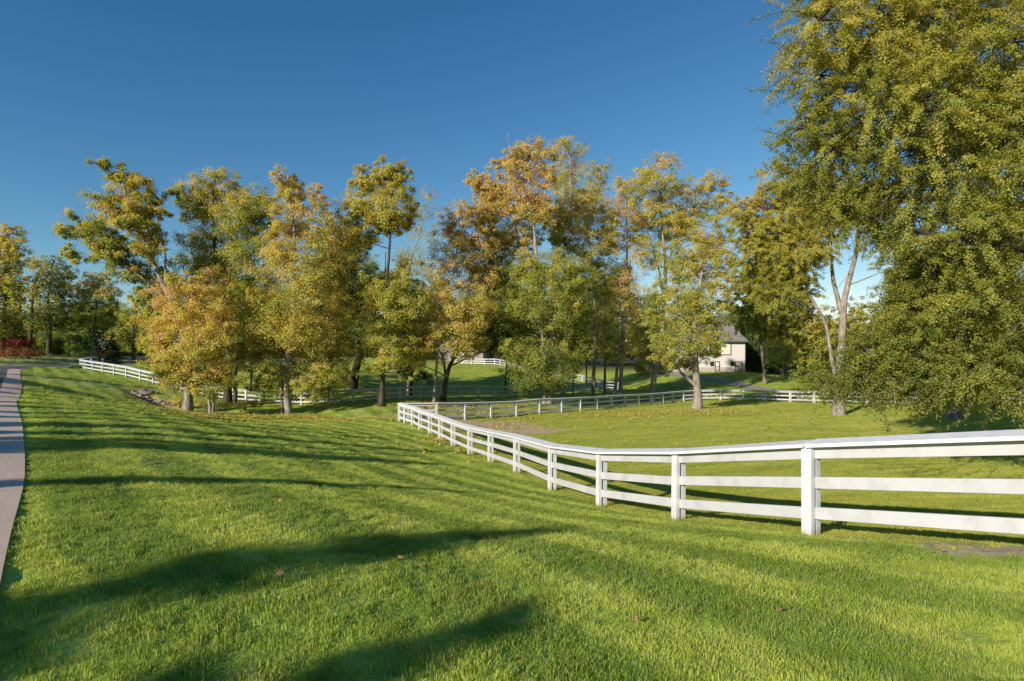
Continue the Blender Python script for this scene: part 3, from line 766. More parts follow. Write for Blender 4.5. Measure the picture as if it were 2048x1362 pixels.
make_tree('maple_tree', 'low spreading green maple with foliage hanging down to the back fence rail', B['low_maple'],
    [(1088,760),(1086,700),(1082,640),(1075,580),(1080,530)], .14,
    [(1075,535,36,22),(1115,520,38,26),(1150,545,32,28),(1035,550,30,26),(1090,570,46,30),(1140,590,36,30),(1020,590,30,28),(1060,615,46,30),(1115,630,46,32),(1160,635,26,30),(1015,640,34,28),(1065,665,48,30),(1125,680,42,32),(1020,690,30,22),(1070,710,50,26),(1130,725,38,28),(1165,690,22,28),(1035,738,32,18),(1085,750,44,18),(1060,776,36,12),(1110,770,26,14)],
    (.16,.46), 180, .17, GR, 'g', clumps=10, patch=.16, stems=[([(1088,790),(1106,740,3),(1114,660,3)], .10, 0)])
make_tree('poplar_tree', 'pair of long pale straight trunks with thin tan-pink foliage in the grove', B['twin'],
    [(1246,740),(1250,680),(1256,620),(1258,540),(1256,460),(1250,390)], .23,
    [(1250,390,24,24),(1228,420,24,26),(1268,430,22,28),(1245,470,30,28),(1215,480,22,26),(1275,500,24,30),(1235,525,30,28),(1265,560,28,30),(1215,560,26,28),(1240,610,32,28),(1275,620,22,28),(1205,625,26,28),(1225,665,30,24),(1265,680,26,24),(1195,690,24,24),(1230,715,22,16)],
    (.52,.92), 80, .17, GR, 'g', clumps=10, patch=.26, stems=[([(1229,800),(1236,720),(1250,620),(1262,520)], .20, 1)])
make_tree('cottonwood_tree', 'tall golden tree with two separate top lobes and grey limbs behind the forked maple', B['cotton'],
    [(1312,740),(1325,660),(1330,580),(1328,500),(1322,430),(1322,360)], .3,
    [(1328,325,24,18),(1290,345,28,20),(1255,372,22,22),(1310,365,36,22),(1350,365,26,24),(1275,395,34,24),(1325,405,36,24),(1420,362,30,16),(1390,380,30,20),(1445,385,20,20),(1300,430,36,24),(1360,430,32,26),(1405,415,36,24),(1440,430,24,22),(1340,470,36,26),(1390,460,34,24),(1280,470,28,24),(1310,510,34,24),(1445,470,20,22),(1420,500,26,20),(1355,520,30,24)],
    (.42,.72), 140, .19, GR, 'g', clumps=8, patch=.24, stems=[([(1328,560),(1350,490),(1385,430),(1430,380)], .14, 0), ([(1330,600),(1310,500),(1280,420)], .1, 0)])
make_tree('maple_tree', 'yellow-green maple with a pale knotty trunk forking low, standing inside the near paddock', B['fork'],
    [(1395,790),(1393,765),(1391,730),(1388,690),(1390,630),(1400,570),(1410,510)], .37,
    [(1420,495,30,22),(1385,515,30,24),(1445,520,24,20),(1350,545,30,26),(1405,550,42,28),(1445,560,26,26),(1325,585,26,28),(1370,590,42,28),(1425,600,36,28),(1450,610,18,24),(1320,630,30,28),(1375,640,46,28),(1430,645,28,26),(1315,670,26,26),(1360,685,42,26),(1410,685,36,22),(1440,680,18,20),(1335,712,26,16),(1385,712,32,14),(1300,650,16,20),(1460,525,14,10),(1350,728,28,14),(1418,708,26,12),(1385,728,26,10)],
    (.34,.58), 185, .17, 'trees inside the near paddock', 'g', clumps=10, patch=.2, stems=[([(1393,772),(1375,755),(1358,742),(1345,715),(1335,680)], .17, 0)])
make_tree('maple_tree', 'short shaded tree with dull orange foliage behind the back fence left of the cream house', B['stub'],
    [(1308,740),(1306,690),(1300,640)], .3,
    [(1300,655,34,26),(1275,664,24,26),(1325,670,28,30),(1300,700,32,28),(1325,730,22,18),(1285,735,24,18)],
    (.40,.66), 130, .2, GR, 'm', clumps=9)
make_tree('sapling_tree', 'thin sapling with yellow foliage between the stout trunks behind the back fence', B['sapling'],
    [(1147,740),(1150,690),(1152,640)], .10, [(1150,640,20,24),(1162,670,16,22),(1142,690,18,22),(1160,715,14,16),(1150,750,10,14)], (.42,.62), 110, .16, GR, 'm', clumps=8)
make_tree('sapling_tree', 'slim dark-leaved tree with a straight grey stem just left of the twin pale trunks', B['sapling2'],
    [(1210,730),(1212,660),(1210,590)], .17, [(1208,590,24,28),(1222,630,20,26),(1200,650,22,26),(1215,690,18,22)], (.06,.3), 120, .17, GR, 'm', clumps=8)
make_tree('elm_tree', 'elm with pale flaring trunk forking into three high limbs in the near paddock', B['elm'],
    [(1676,790),(1682,740),(1686,690),(1688,640),(1690,600),(1702,550),(1714,500),(1716,450),(1708,400)], .36,
    [(1560,352,34,22),(1600,385,36,24),(1545,400,34,24),(1505,420,26,20),(1640,400,36,26),(1575,430,40,24),(1680,430,32,26),(1525,460,36,22),(1620,450,40,26),(1580,480,40,22),(1660,470,26,18),(1500,490,26,20),(1545,505,36,20),(1600,515,34,18),(1640,350,30,24),(1720,400,30,28),(1760,430,30,30),(1570,545,30,18),(1610,545,26,16),(1480,420,26,24),(1500,460,34,26),(1545,470,40,26),(1595,500,40,24),(1490,520,30,22),(1540,540,36,20),(1640,500,26,20),(1600,420,40,26),(1700,390,34,24),(1560,590,36,24),(1610,585,26,20),(1760,480,30,26),(1790,530,26,26),(1750,390,30,24),(1640,440,40,26),(1520,575,30,22)],
    (.56,.82), 1100, .105, 'trees inside the near paddock', 'g', 'elm', clumps=60, style='shoot', patch=.2, lean_leaf=.55,
    stems=[([(1688,640),(1668,560),(1664,500),(1660,440)], .2, 0), ([(1676,790),(1662,700),(1650,640),(1625,600),(1605,575),(1590,530)], .17, 0), ([(1648,640),(1622,590),(1615,560)], .08, 0), ([(1705,540),(1660,590)],.03,0)])
make_tree('elm_tree', 'yellowish feathery elm with a thin trunk beside the right end of the cream house', B['yellow_elm'],
    [(1524,700),(1516,640),(1515,580),(1520,540)], .25,
    [(1520,535,34,22),(1560,550,34,22),(1490,560,28,22),(1530,580,44,24),(1580,590,32,26),(1480,600,24,22),(1515,620,40,24),(1560,625,36,24),(1600,630,24,24),(1540,655,34,20),(1500,650,22,16),(1575,665,26,20)],
    (.50,.80), 400, .15, 'trees beyond the back fence', 'm', 'elm', clumps=14, style='shoot', patch=.2)
make_tree('elm_tree', 'dark-trunked elm under the hanging branches in the right part of the near paddock', B['dark_elm'],
    [(1905,790),(1900,730),(1890,650),(1895,560),(1900,450)], .42,
    [(1900,440,60,46),(1840,480,50,42),(1960,490,60,46),(1890,540,70,44),(1830,590,50,44),(1960,600,64,46),(1890,650,66,40),(1820,680,46,34),(1960,690,60,38),(2020,560,50,50),(2030,660,44,44),(1900,380,60,40),(1840,400,50,40),(1980,400,60,44)],
    (.12,.50), 420, .09, 'trees inside the near paddock', 'm', 'elm', clumps=14, style='shoot', patch=.18, lean_leaf=.55)
make_tree('elm_tree', 'shaded elm trunk second from the right edge behind the hanging branches', B['back_elm'],
    [(1990,760),(1985,690),(1990,600)], .3,
    [(1985,580,50,40),(1940,620,44,36),(2030,620,46,40),(1985,660,54,36),(1940,690,36,26),(2040,690,36,28)], (.1,.45), 260, .11, 'trees inside the near paddock', 'd', 'elm', clumps=12, style='shoot')
make_tree('elm_tree', 'dark elm trunk cut by the right edge of the photo behind the near paddock', B['back_elm2'],
    [(2058,740),(2060,650),(2055,560)], .36,
    [(2060,540,60,46),(2010,590,50,40),(2110,600,60,46),(2060,650,60,40),(2110,690,50,36),(2020,700,40,26)], (.1,.45), 240, .11, 'trees inside the near paddock', 'd', 'elm', clumps=12, style='shoot')

# the large elm overhead at the right: trunk out of frame, crown close to the camera
ed = 12.5
big = [(q_[0], q_[1], 46, 42, q_[2]) for q_ in [(random.uniform(1640, 2120), random.uniform(-60, 690), random.uniform(.5, 3.5)) for _ in range(46)] if (q_[0] > 1680 or q_[1] < 380) and not (q_[0] < 1775 and 440 < q_[1] < 680)] + [(x_, y_, 40, 24, random.uniform(.5, 3)) for x_, y_ in [(1800,640),(1860,610),(1735,700),(1780,700),(1840,720),(1900,700),(1725,735),(1750,745),(1820,760),(1650,765),(1880,770),(1960,690),(2020,640),(1960,765),(1710,770),(1770,780),(1850,790),(1930,780)]] + [(1640,40,62,66,-.3),(1745,70,74,78,.3),(1870,60,86,84,0),(1990,90,86,90,-.6),(2100,120,90,100,.4),(1640,150,60,60,.6),(1735,190,72,68,-.2),(1850,200,84,74,-.8),(1970,230,84,78,.2),(2080,270,80,84,-.8),
       (1605,255,44,44,.4),(1665,300,62,56,.2),(1775,320,76,60,.6),(1890,340,80,64,-.5),(2010,370,80,66,.6),(1612,345,50,42,1.2),(1700,400,60,42,1.2),(1820,430,66,50,.3),(1940,470,74,54,-.8),(2050,500,66,60,.2),
       (1870,540,66,48,.9),(1980,590,70,50,-.9),(1820,560,40,34,1.4),(1900,640,66,42,.2),(1830,680,56,36,.8),(2020,690,66,48,-.6),(1760,690,46,34,1.6),(1945,730,56,36,-.7),(1850,745,52,30,.5),(1720,720,40,26,1.8),(1790,760,44,20,1.0),(2030,780,46,30,-.9),(1690,770,36,16,1.6),(1900,775,40,18,.2),
       (1760,-40,80,60,0),(1900,-60,90,60,.3),(2040,-40,90,70,0),(1650,-40,50,40,.5),(1770,455,34,26,2.4)]
sh = [[(1620,30,12.6),(1570,22,12.3),(1495,45,12.1)],[(1610,120,12.4),(1560,90,12.2),(1525,82,12)],[(1610,170,12.6),(1570,182,12.3),(1490,180,12.1)],[(1600,150,12.2),(1575,130,12),(1540,142,11.9)],
      [(1600,290,12.6),(1560,270,12.4),(1512,258,12.2)],[(1620,330,12.4),(1570,330,12.2),(1495,360,12)],[(1605,330,12.6),(1560,310,12.6),(1530,285,12.5)],[(1690,430,13),(1640,440,13),(1590,420,13)],
      [(1950,740,12),(1850,800,12),(1780,800,12),(1720,780,12)],[(1900,760,11.8),(1850,830,11.8),(1800,850,11.8),(1750,838,11.8)],[(1850,760,12),(1700,760,12),(1600,740,12.2)],[(1800,780,12),(1700,800,12.2),(1640,790,12.2)],
      [(1990,780,11.5),(1975,830,11.5),(1965,880,11.5)],[(1790,770,12),(1770,820,12),(1775,870,12)],[(1750,740,12.6),(1660,760,12.6),(1575,752,12.6)],[(1860,770,11.6),(1800,810,11.6),(1740,822,11.6)],[(1940,790,11.5),(1930,840,11.5),(1880,860,11.5)],
      [(2040,560,10.8),(1960,600,10.8),(1890,640,10.8)],[(2048,640,10.6),(1985,685,10.6),(1900,700,10.6)],[(1900,200,11),(1860,240,11),(1850,290,11)],[(2040,330,10.6),(1960,350,10.6),(1900,390,10.6)]]
make_tree('elm_tree', 'huge leafy elm filling the right side with twigs hanging over the near fence', (2290,940,14.2),
    [(2280,760),(2250,600),(2200,430),(2160,260),(2120,100),(2080,-60)], .42, big, (.25,.68), 2500, .060, None, 'd', 'elm', clumps=110, style='shoot', patch=.26, lean_leaf=.5, shoots=sh, max_limb=2.0, shoot_len=1.25, sparse=1.0,
    stems=[([(2250,600),(2120,520),(1990,480),(1880,470),(1760,440)], .13, 0), ([(2190,400),(2060,290),(1920,230),(1780,220),(1660,230)], .13, 0), ([(2140,180),(2000,80),(1850,40),(1700,40)], .12, 0)])

US = 'shaded trees behind the middle fence'
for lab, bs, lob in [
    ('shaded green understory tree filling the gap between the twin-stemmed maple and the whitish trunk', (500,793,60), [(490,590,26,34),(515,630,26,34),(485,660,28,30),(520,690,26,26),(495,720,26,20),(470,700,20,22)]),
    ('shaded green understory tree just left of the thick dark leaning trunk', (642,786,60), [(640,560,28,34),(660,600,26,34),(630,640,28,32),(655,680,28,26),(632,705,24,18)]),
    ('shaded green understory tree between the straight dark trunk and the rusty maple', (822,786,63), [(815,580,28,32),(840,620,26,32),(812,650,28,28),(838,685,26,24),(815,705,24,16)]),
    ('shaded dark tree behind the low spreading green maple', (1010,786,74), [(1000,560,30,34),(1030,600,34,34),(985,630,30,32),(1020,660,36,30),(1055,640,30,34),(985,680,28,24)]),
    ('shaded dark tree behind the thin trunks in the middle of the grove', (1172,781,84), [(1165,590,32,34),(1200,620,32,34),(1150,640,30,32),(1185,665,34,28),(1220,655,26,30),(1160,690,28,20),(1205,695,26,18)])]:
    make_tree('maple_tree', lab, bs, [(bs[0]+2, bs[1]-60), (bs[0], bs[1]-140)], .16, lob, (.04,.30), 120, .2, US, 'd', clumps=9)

# ------------------------------------------------------------------ far left, far trees
LT = 'trees beyond the far end of the drive'
make_tree('maple_tree', 'tall tree with an orange-gold top cut by the left edge of the photo', (4,708,84), [(8,640),(10,560),(12,500)], .4,
    [(15,470,22,20),(30,495,18,20),(5,500,24,24),(25,525,20,20),(5,545,28,24),(30,570,18,24),(8,590,28,24),(35,610,14,22),(10,635,28,24),(30,655,18,18),(-30,560,34,50),(-30,640,34,40)], (.24,.66), 130, .24, LT, 'd', clumps=9)
make_tree('locust_tree', 'airy dark tree with a leaning bare-topped trunk behind the red shrub', (54,704,92), [(64,650),(66,600),(72,560),(85,530)], .34,
    [(60,525,18,12),(85,530,22,14),(110,525,22,14),(70,560,22,18),(105,560,24,20),(128,555,18,18),(60,590,18,18),(90,600,24,18),(65,630,22,18),(120,590,18,20)], (.14,.5), 70, .24, LT, 'd', clumps=9, patch=.3)
make_tree('locust_tree', 'airy dark green tree with horizontal branches behind the end of the drive lawn', (98,704,95), [(100,650),(98,600),(100,560)], .4,
    [(105,575,28,16),(85,620,22,16),(125,610,24,16),(140,580,16,16),(105,640,28,16),(135,645,22,16),(80,655,22,14),(140,545,14,14)], (.08,.42), 85, .24, LT, 'd', clumps=9, patch=.3)
make_tree('maple_tree', 'rounded bronze tree alone against the sky above the fence loop', (193,712,94), [(190,660),(192,620),(195,580)], .3,
    [(192,558,26,14),(170,580,22,16),(215,580,22,18),(192,590,30,18),(160,608,18,14),(225,605,14,16),(185,620,32,16),(215,630,20,14),(165,635,20,12),(200,648,28,12)], (.30,.72), 110, .24, LT, 'd', clumps=9)
make_tree('maple_tree', 'olive-yellow tree with low foliage just above the far fence loop', (268,716,90), [(268,670),(272,630),(275,600)], .22,
    [(280,600,16,18),(262,630,22,20),(290,640,22,22),(250,660,24,18),(280,672,28,18),(300,690,22,14),(255,690,26,14),(232,668,16,14)], (.22,.5), 120, .22, LT, 'd', clumps=9)
def cone_tree(name, label, base, top_y=None, hm=None, rm=1.2, mat='conifer', group=None, n=5000, leaf=.2, hue=(.2,.7), xy=None, cat='tree', gapz=.04, pw=.85):
    if xy is None: b = P(*base)
    else: b = np.array([xy[0], xy[1], 0.0])
    b[2] = h1(b[0], b[1])
    if hm is None: hm = (base[1]-top_y)/F*base[2]
    root = empty(name, b); tag(root, label, cat, group)
    mb = MB(); ts = np.linspace(0, 1, 10); pth = np.c_[np.cumsum(rng.normal(scale=.02, size=10)), np.cumsum(rng.normal(scale=.02, size=10)), ts*hm*.97 - .2]; mb.tube(pth, .05 + .16*(1-ts)*hm/12, 7)
    pos = []; tint = []
    nb = int(hm*14)
    for k in range(nb):
        t = gapz + (1-gapz)*(k + rng.uniform())/nb; z = t*hm
        L = rm*(1-t)**pw*rng.uniform(.65, 1.15) + .06; a = rng.uniform(0, 2*math.pi)
        e = np.array([math.cos(a)*L, math.sin(a)*L, -.22*L + .05*L])
        if L > .3: mb.tube([np.array([0,0,z]), np.array([0,0,z]) + e*.5, np.array([0,0,z]) + e], [.02,.013,.005], 3, False)
        m = max(6, int(n/nb*(L/rm*1.6 + .1)))
        s = rng.uniform(.08, 1, m)**.7
        p = np.array([0,0,z]) + e*s[:, None] + rng.normal(scale=(.10*L + .03), size=(m, 3))*np.array([1,1,.45])
        pos.append(p); tint.append(rng.uniform(*hue) + rng.normal(scale=.12, size=m))
    pos = np.vstack(pos); tint = np.concatenate(tint)
    link_mesh('trunk', mb.mesh('trunk'), M['bark_dark'], root)
    link_mesh('crown', leaf_mesh('crown', pos, leaf, tint, .35, None, .1, .4), M[mat], root)
    return root
cone_tree('spruce_tree', 'small dark spruce behind the fence loop between the bronze tree and the rust shrub', (190,716,86), 640, rm=1.5, n=5000, leaf=.22, group=LT)
cone_tree('spruce_tree', 'dark spruce half hidden by the olive tree right of the rust shrub', (226,716,88), 650, rm=1.7, n=5000, leaf=.22, group=LT)

def shrub(label, base, lobes, mat, hue, group=None, leaf=.15, dens=230, name='shrub'):
    return make_tree(name, label, base, [(base[0]+1, base[1]-8), (base[0], base[1]-16)], .06, lobes, hue, dens, leaf, group, 'd', mat, clumps=8, cat='shrub', spread=.2)
shrub('bright red shrub beside the far end of the drive', (32,707,84), [(22,684,18,9),(42,678,17,11),(55,686,13,9),(35,690,22,8),(8,688,14,8)], 'red', (.1,.6))
shrub('rusty brown shrub spreading below the red shrub', (44,714,80), [(25,706,22,8),(50,704,22,9),(64,708,16,7),(40,710,28,6),(10,707,16,7)], 'rust', (.0,.55), leaf=.14)
shrub('low round rust-orange shrub behind the back of the fence loop', (203,719,90), [(196,707,12,7),(212,707,12,7),(204,711,17,6),(204,703,10,6)], 'rust', (.5,.95), leaf=.14)
HG = 'dark hedge shrubs behind the drive'
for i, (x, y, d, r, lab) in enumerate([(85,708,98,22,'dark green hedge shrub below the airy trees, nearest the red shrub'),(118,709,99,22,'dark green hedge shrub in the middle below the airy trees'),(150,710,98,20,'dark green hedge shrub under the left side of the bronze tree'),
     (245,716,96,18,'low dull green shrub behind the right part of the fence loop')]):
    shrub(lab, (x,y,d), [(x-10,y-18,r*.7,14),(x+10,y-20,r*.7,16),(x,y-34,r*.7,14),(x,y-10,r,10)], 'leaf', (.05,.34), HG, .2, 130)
for x, y, d, lob, hue, lab in [(438,817,46,[(438,808,18,7),(450,810,14,6),(425,811,12,5)],(.1,.36),'green weedy clump at the stream edge right of the twin-stemmed golden maple'),
     (490,815,46.5,[(480,807,18,8),(500,806,18,9),(515,808,14,7)],(.4,.6),'tan and green brush clump in front of the middle fence'),
     (360,812,48,[(352,803,14,10),(365,800,12,12),(400,806,16,10)],(.5,.75),'brown brush around the foot of the leaning trunk')]:
    shrub(lab, (x,y,d), lob, 'leaf', hue, None, .11, 260)

# right background brush behind the back fence
RB = 'brushy trees behind the right part of the back fence'
for lab, base, lob, hue, mt in [
  ('small reddish-orange tree seen between the limbs of the forked elm', (1568,752,100), [(1580,632,22,14),(1600,640,20,14),(1570,650,20,14),(1595,660,22,14),(1580,680,20,20)], (.7,.95), 'leaf'),
  ('golden maple with grey stems standing behind the yellowish elm', (1566,752,92), [(1545,690,18,16),(1565,700,20,16),(1585,705,16,16),(1550,712,20,14),(1575,722,20,10)], (.5,.74), 'leaf'),
  ('pale willowy tree low behind the left limb of the forked elm', (1640,770,82), [(1630,640,26,18),(1660,635,24,18),(1610,670,30,22),(1650,670,36,24),(1690,660,26,22),(1630,705,34,24),(1670,705,34,24),(1620,740,30,20),(1660,742,34,18)], (.45,.72), 'elm'),
  ('pale willowy tree with upright plumes right of the forked elm trunk', (1730,775,80), [(1720,620,22,22),(1745,630,24,22),(1700,650,28,24),(1740,665,34,24),(1780,645,26,24),(1720,700,36,24),(1765,700,34,24),(1740,738,38,22),(1795,735,26,20)], (.45,.75), 'elm'),
  ('bushy green tree behind the hanging branches, with a pale forked stem', (1810,780,76), [(1800,590,30,26),(1840,600,32,28),(1780,620,24,22),(1820,640,40,28),(1860,650,34,28),(1800,690,36,26),(1850,700,40,26),(1820,740,40,22),(1870,745,34,22)], (.32,.66), 'elm'),
  ('dense brush behind the dark elm trunk at the right', (1930,790,66), [(1920,600,50,40),(1980,600,50,40),(2040,600,50,40),(1930,680,50,36),(1990,690,50,36),(2050,690,50,36),(1930,745,46,26),(2000,750,46,26),(2060,750,40,26)], (.2,.5), 'elm')]:
    make_tree('brush_tree' if 'golden' not in lab else 'maple_tree', lab, base, [(base[0], base[1]-40), (base[0]+4, base[1]-90)], .16, lob, hue, 150 if mt == 'elm' else 120, .17, RB, 'g', mt, clumps=14, style='shoot' if mt == 'elm' else 'clump', patch=.18)
DT = 'dark woodland behind the cream house'
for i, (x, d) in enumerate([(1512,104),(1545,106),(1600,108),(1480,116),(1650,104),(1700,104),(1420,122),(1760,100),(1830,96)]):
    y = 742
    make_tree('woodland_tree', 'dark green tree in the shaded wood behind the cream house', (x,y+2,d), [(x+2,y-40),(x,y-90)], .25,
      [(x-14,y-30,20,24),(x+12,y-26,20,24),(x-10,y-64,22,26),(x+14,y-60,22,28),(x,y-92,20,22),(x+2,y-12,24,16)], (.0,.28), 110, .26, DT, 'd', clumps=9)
TL = 'dark distant tree line behind the grove'
for i in range(41):
    x = 40 + i*37 + random.uniform(-14, 14); d = random.uniform(122, 140); y = 716; tp = random.uniform(100, 190)
    if x < 300: tp *= .5
    if 1290 < x < 1480: d = 140; tp *= .6
    if x > 1540: break
    lob = [(x+random.uniform(-16,16), y-tp*t, 18+8*random.random(), 12+10*random.random()) for t in np.linspace(.1, 1, 7)]
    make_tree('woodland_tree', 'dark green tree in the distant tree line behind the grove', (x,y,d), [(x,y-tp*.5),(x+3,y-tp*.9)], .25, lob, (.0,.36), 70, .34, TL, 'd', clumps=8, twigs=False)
make_tree('maple_tree', 'small coral-orange maple beside the distant corner fence', (1040,741,92), [(1040,728),(1038,715)], .12, [(1034,706,14,10),(1045,712,12,10),(1036,722,16,9),(1028,714,10,9),(1045,728,12,8)], (.84,1.0), 150, .2, None, 'm')

# ------------------------------------------------------------------ trees left of the drive whose shadows cross the lawn
SUN_AZ, SUN_EL = math.radians(41), math.radians(21.5)
sdir = np.array([math.sin(SUN_AZ), math.cos(SUN_AZ)])
CAST = [(1050,1225,15,.5),(480,1320,13,.6),(1140,1060,21,1.3),(950,986,24,1.7),(905,931,25,2.3)]
CAST = [(ground(px, py)[:2], L, rm) for px, py, L, rm in CAST]
for py, rm, L2 in [(880,.5,9),(866,.5,11),(849,1.2,15),(836,.45,13),(826,.5,14),(815,.55,14),(806,.5,15),(797,.5,15),(789,.5,16),(780,.5,16),(764,2.2,17),(750,.9,16)]:
    g_ = ground(45, py)[:2]; CAST.append((g_ + sdir*L2, L2 + 13 + random.uniform(0, 3), rm))
for tip, L, rm in CAST:
    bxy = tip - sdir*L
    hb = h1(*bxy); hm = h1(*tip) + L*math.tan(SUN_EL) - hb
    cone_tree('roadside_spruce', 'slim roadside spruce beyond the drive whose long shadow crosses the lawn', None, hm=hm, rm=rm, xy=bxy, n=int(6000*max(.8, rm)), leaf=.24, group='roadside spruces beyond the drive', gapz=.06, pw=.55)

# ------------------------------------------------------------------ house
def house():
    b = P(1490, 743, HOUSE_D); b[2] = h1(b[0], b[1]) - .02
    s = HOUSE_D / F                       # metres per photo pixel at the house
    rz = math.radians(6)
    root = empty('house', b, rz); tag(root, 'cream two-storey house with brown hipped roof and green window frames beyond the back fence', 'house')
    wl = 12.2; dp = 10.5; hh = 60*s; pl = .75
    mb = MB(); mb.box(-wl, 0, 0, dp, pl, hh); mb.build('wall', M['wall'], root)
    mb = MB(); mb.box(-wl-.03, .03, -.04, dp, -.6, pl); mb.build('plinth', M['plinth'], root)
    mb = MB(); mb.box(.004, .09, -.02, dp, pl+.003, hh-.02); mb.build('side_boards', M['redtrim'], root)
    # hipped roof
    e = .45; rh = 4.6; mb = MB()
    x0, x1, y0, y1 = -wl-e, e, -e, dp+e; zb = hh + .02
    mb.add([(x0,y0,zb),(x1,y0,zb),(x1,y1,zb),(x0,y1,zb),(x0+3.0,dp/2,zb+rh),(x1-1.6,dp/2,zb+rh)], [(0,1,5,4),(1,2,5),(2,3,4,5),(3,0,4),(3,2,1,0)])
    roof = mb.build('roof', M['roof'], root)
    mb = MB(); mb.box(x0-.02, x1+.02, y0-.03, y0+.02, zb-.2, zb+.04); mb.build('eave_board', M['trim'], root)
    mb = MB(); mb.box(-7.2,-6.3,dp*.35,dp*.35+.8,zb+2.5,zb+rh+1.2); mb.build('chimney', M['plinth'], roof)
    def win(px0, px1, py0, py1, kind, nx=1, ny=1, name='window'):
        xa = (px0-1490)*s; xb = (px1-1490)*s; za = (743-py1)*s; zc = (743-py0)*s
        f = MB(); t = .13
        f.box(xa, xb, -.07, -.003, za, za+t); f.box(xa, xb, -.07, -.003, zc-t, zc)
        f.box(xa, xa+t, -.07, -.003, za+t, zc-t); f.box(xb-t, xb, -.07, -.003, za+t, zc-t)
        for k in range(1, nx): x = xa + (xb-xa)*k/nx; f.box(x-.05, x+.05, -.065, -.004, za+t, zc-t)
        for k in range(1, ny):
            z = za + (zc-za)*k/ny
            for q in range(nx):
                xl = xa + t if q == 0 else xa + (xb-xa)*q/nx + .05; xr = xb - t if q == nx-1 else xa + (xb-xa)*(q+1)/nx - .05
                f.box(xl, xr, -.06, -.005, z-.04, z+.04)
        o = f.build(name, M['trim'], root)
        g = MB(); g.box(xa+t*.8, xb-t*.8, -.03, -.001, za+t*.8, zc-t*.8); g.build('pane' if kind != 'panel' else 'panel', M['glass'] if kind == 'glass' else M['panel'], o)
    win(1415, 1437.5, 683, 710, 'glass', 2, 3); win(1438, 1461, 683, 710, 'panel', 1, 1, 'pale_window_half')  # right half of the big window is a pale panel in a frame
    win(1417, 1425, 722.5, 732, 'glass'); win(1459, 1467, 722.5, 732, 'glass'); win(1378, 1386, 722.5, 732, 'glass')
    win(1426.5, 1437, 722, 742.4, 'panel', 1, 2, 'door'); win(1468.5, 1484.5, 722.5, 742.4, 'panel', 1, 2, 'door'); win(1365, 1376.5, 721, 742.4, 'glass', 1, 2, 'door')
    win(1368, 1392, 683, 710, 'glass', 2, 3); None
house()
def barn():
    b = P(952, 727, 118); b[2] = h1(b[0], b[1]) - .1
    root = empty('barn', b, math.radians(-8)); tag(root, 'pale low barn glimpsed through the trees above the distant corner fence', 'barn')
    mb = MB(); mb.box(-8, 1.5, 0, 7, 0, 2.4); mb.add([(1.5,0,2.4),(1.5,7,2.4),(1.5,3.5,4.6),(-8,0,2.4),(-8,7,2.4),(-8,3.5,4.6)], [(0,1,2),(4,3,5)]); mb.build('wall', M['barn'], root)
    mb = MB(); mb.add([(-8.4,-.4,2.5),(1.9,-.4,2.5),(1.9,3.5,4.72),(-8.4,3.5,4.72),(1.9,7.4,2.5),(-8.4,7.4,2.5),(-8.4,-.4,2.66),(1.9,-.4,2.66),(1.9,3.5,4.9),(-8.4,3.5,4.9),(1.9,7.4,2.66),(-8.4,7.4,2.66)],
        [(6,7,8,9),(9,8,10,11),(0,3,2,1),(3,5,4,2),(0,1,7,6),(5,11,10,4),(1,2,8,7),(2,4,10,8),(0,6,9,3),(3,9,11,5)]); mb.build('roof', M['roof'], root)
    mb = MB(); mb.box(-5, -2.6, -.05, -.003, .05, 2.3); mb.build('door', M['panel'], root)
barn()

# ------------------------------------------------------------------ stones
def stone_mesh():
    import bmesh
    bm = bmesh.new(); bmesh.ops.create_icosphere(bm, subdivisions=3, radius=.5)
    off = rng.uniform(0, 10, 3)
    from mathutils import noise
    for v in bm.verts:
        n = noise.noise(Vector(v.co)*2.2 + Vector(off)); v.co *= 1 + .45*n
        v.co.z *= .7
    me = bpy.data.meshes.new('boulder'); bm.to_mesh(me); bm.free()
    me.polygons.foreach_set('use_smooth', np.zeros(len(me.polygons), bool)); me.materials.append(M['stone']); return me
SM = [stone_mesh() for _ in range(4)]
def stones(specs, label, group):
    for px, py, s in specs:
        p = ground(px, py); o = link_mesh('boulder', random.choice(SM)); o.location = (p[0], p[1], p[2] + s*.12)
        o.scale = (s*random.uniform(.8,1.3), s*random.uniform(.8,1.2), s*random.uniform(.7,1.1)); o.rotation_euler = (random.uniform(-.3,.3), random.uniform(-.3,.3), random.uniform(0,6))
        tag(o, label, 'rock', group)
stones([(272,790,.7),(280,794,.6),(290,789,1.15),(286,798,.5),(300,803,.55),(312,806,.5),(322,805,.45),(334,809,.6),(344,811,.5),(266,787,.45),(296,797,.5)], 'brownish rock in the pile on the stream bank left of the leaning trunk', 'rocks on the left stream bank')
stones([(x + random.uniform(-4, 4), y + random.uniform(-2, 2), random.uniform(.45, .8)) for x, y in [(1272,806),(1284,803),(1292,801),(1300,800),(1310,799.5),(1330,797.5),(1336,797),(1344,797),(1352,796),(1362,795),(1372,795),(1380,795),(1412,794),(1424,794),(1436,794),(1448,794),(1530,796),(1545,797),(1558,797),(1572,797),(1586,798),(1600,798)]],
    'pale rubble rock lying just behind the back fence', 'rubble rocks behind the back fence')

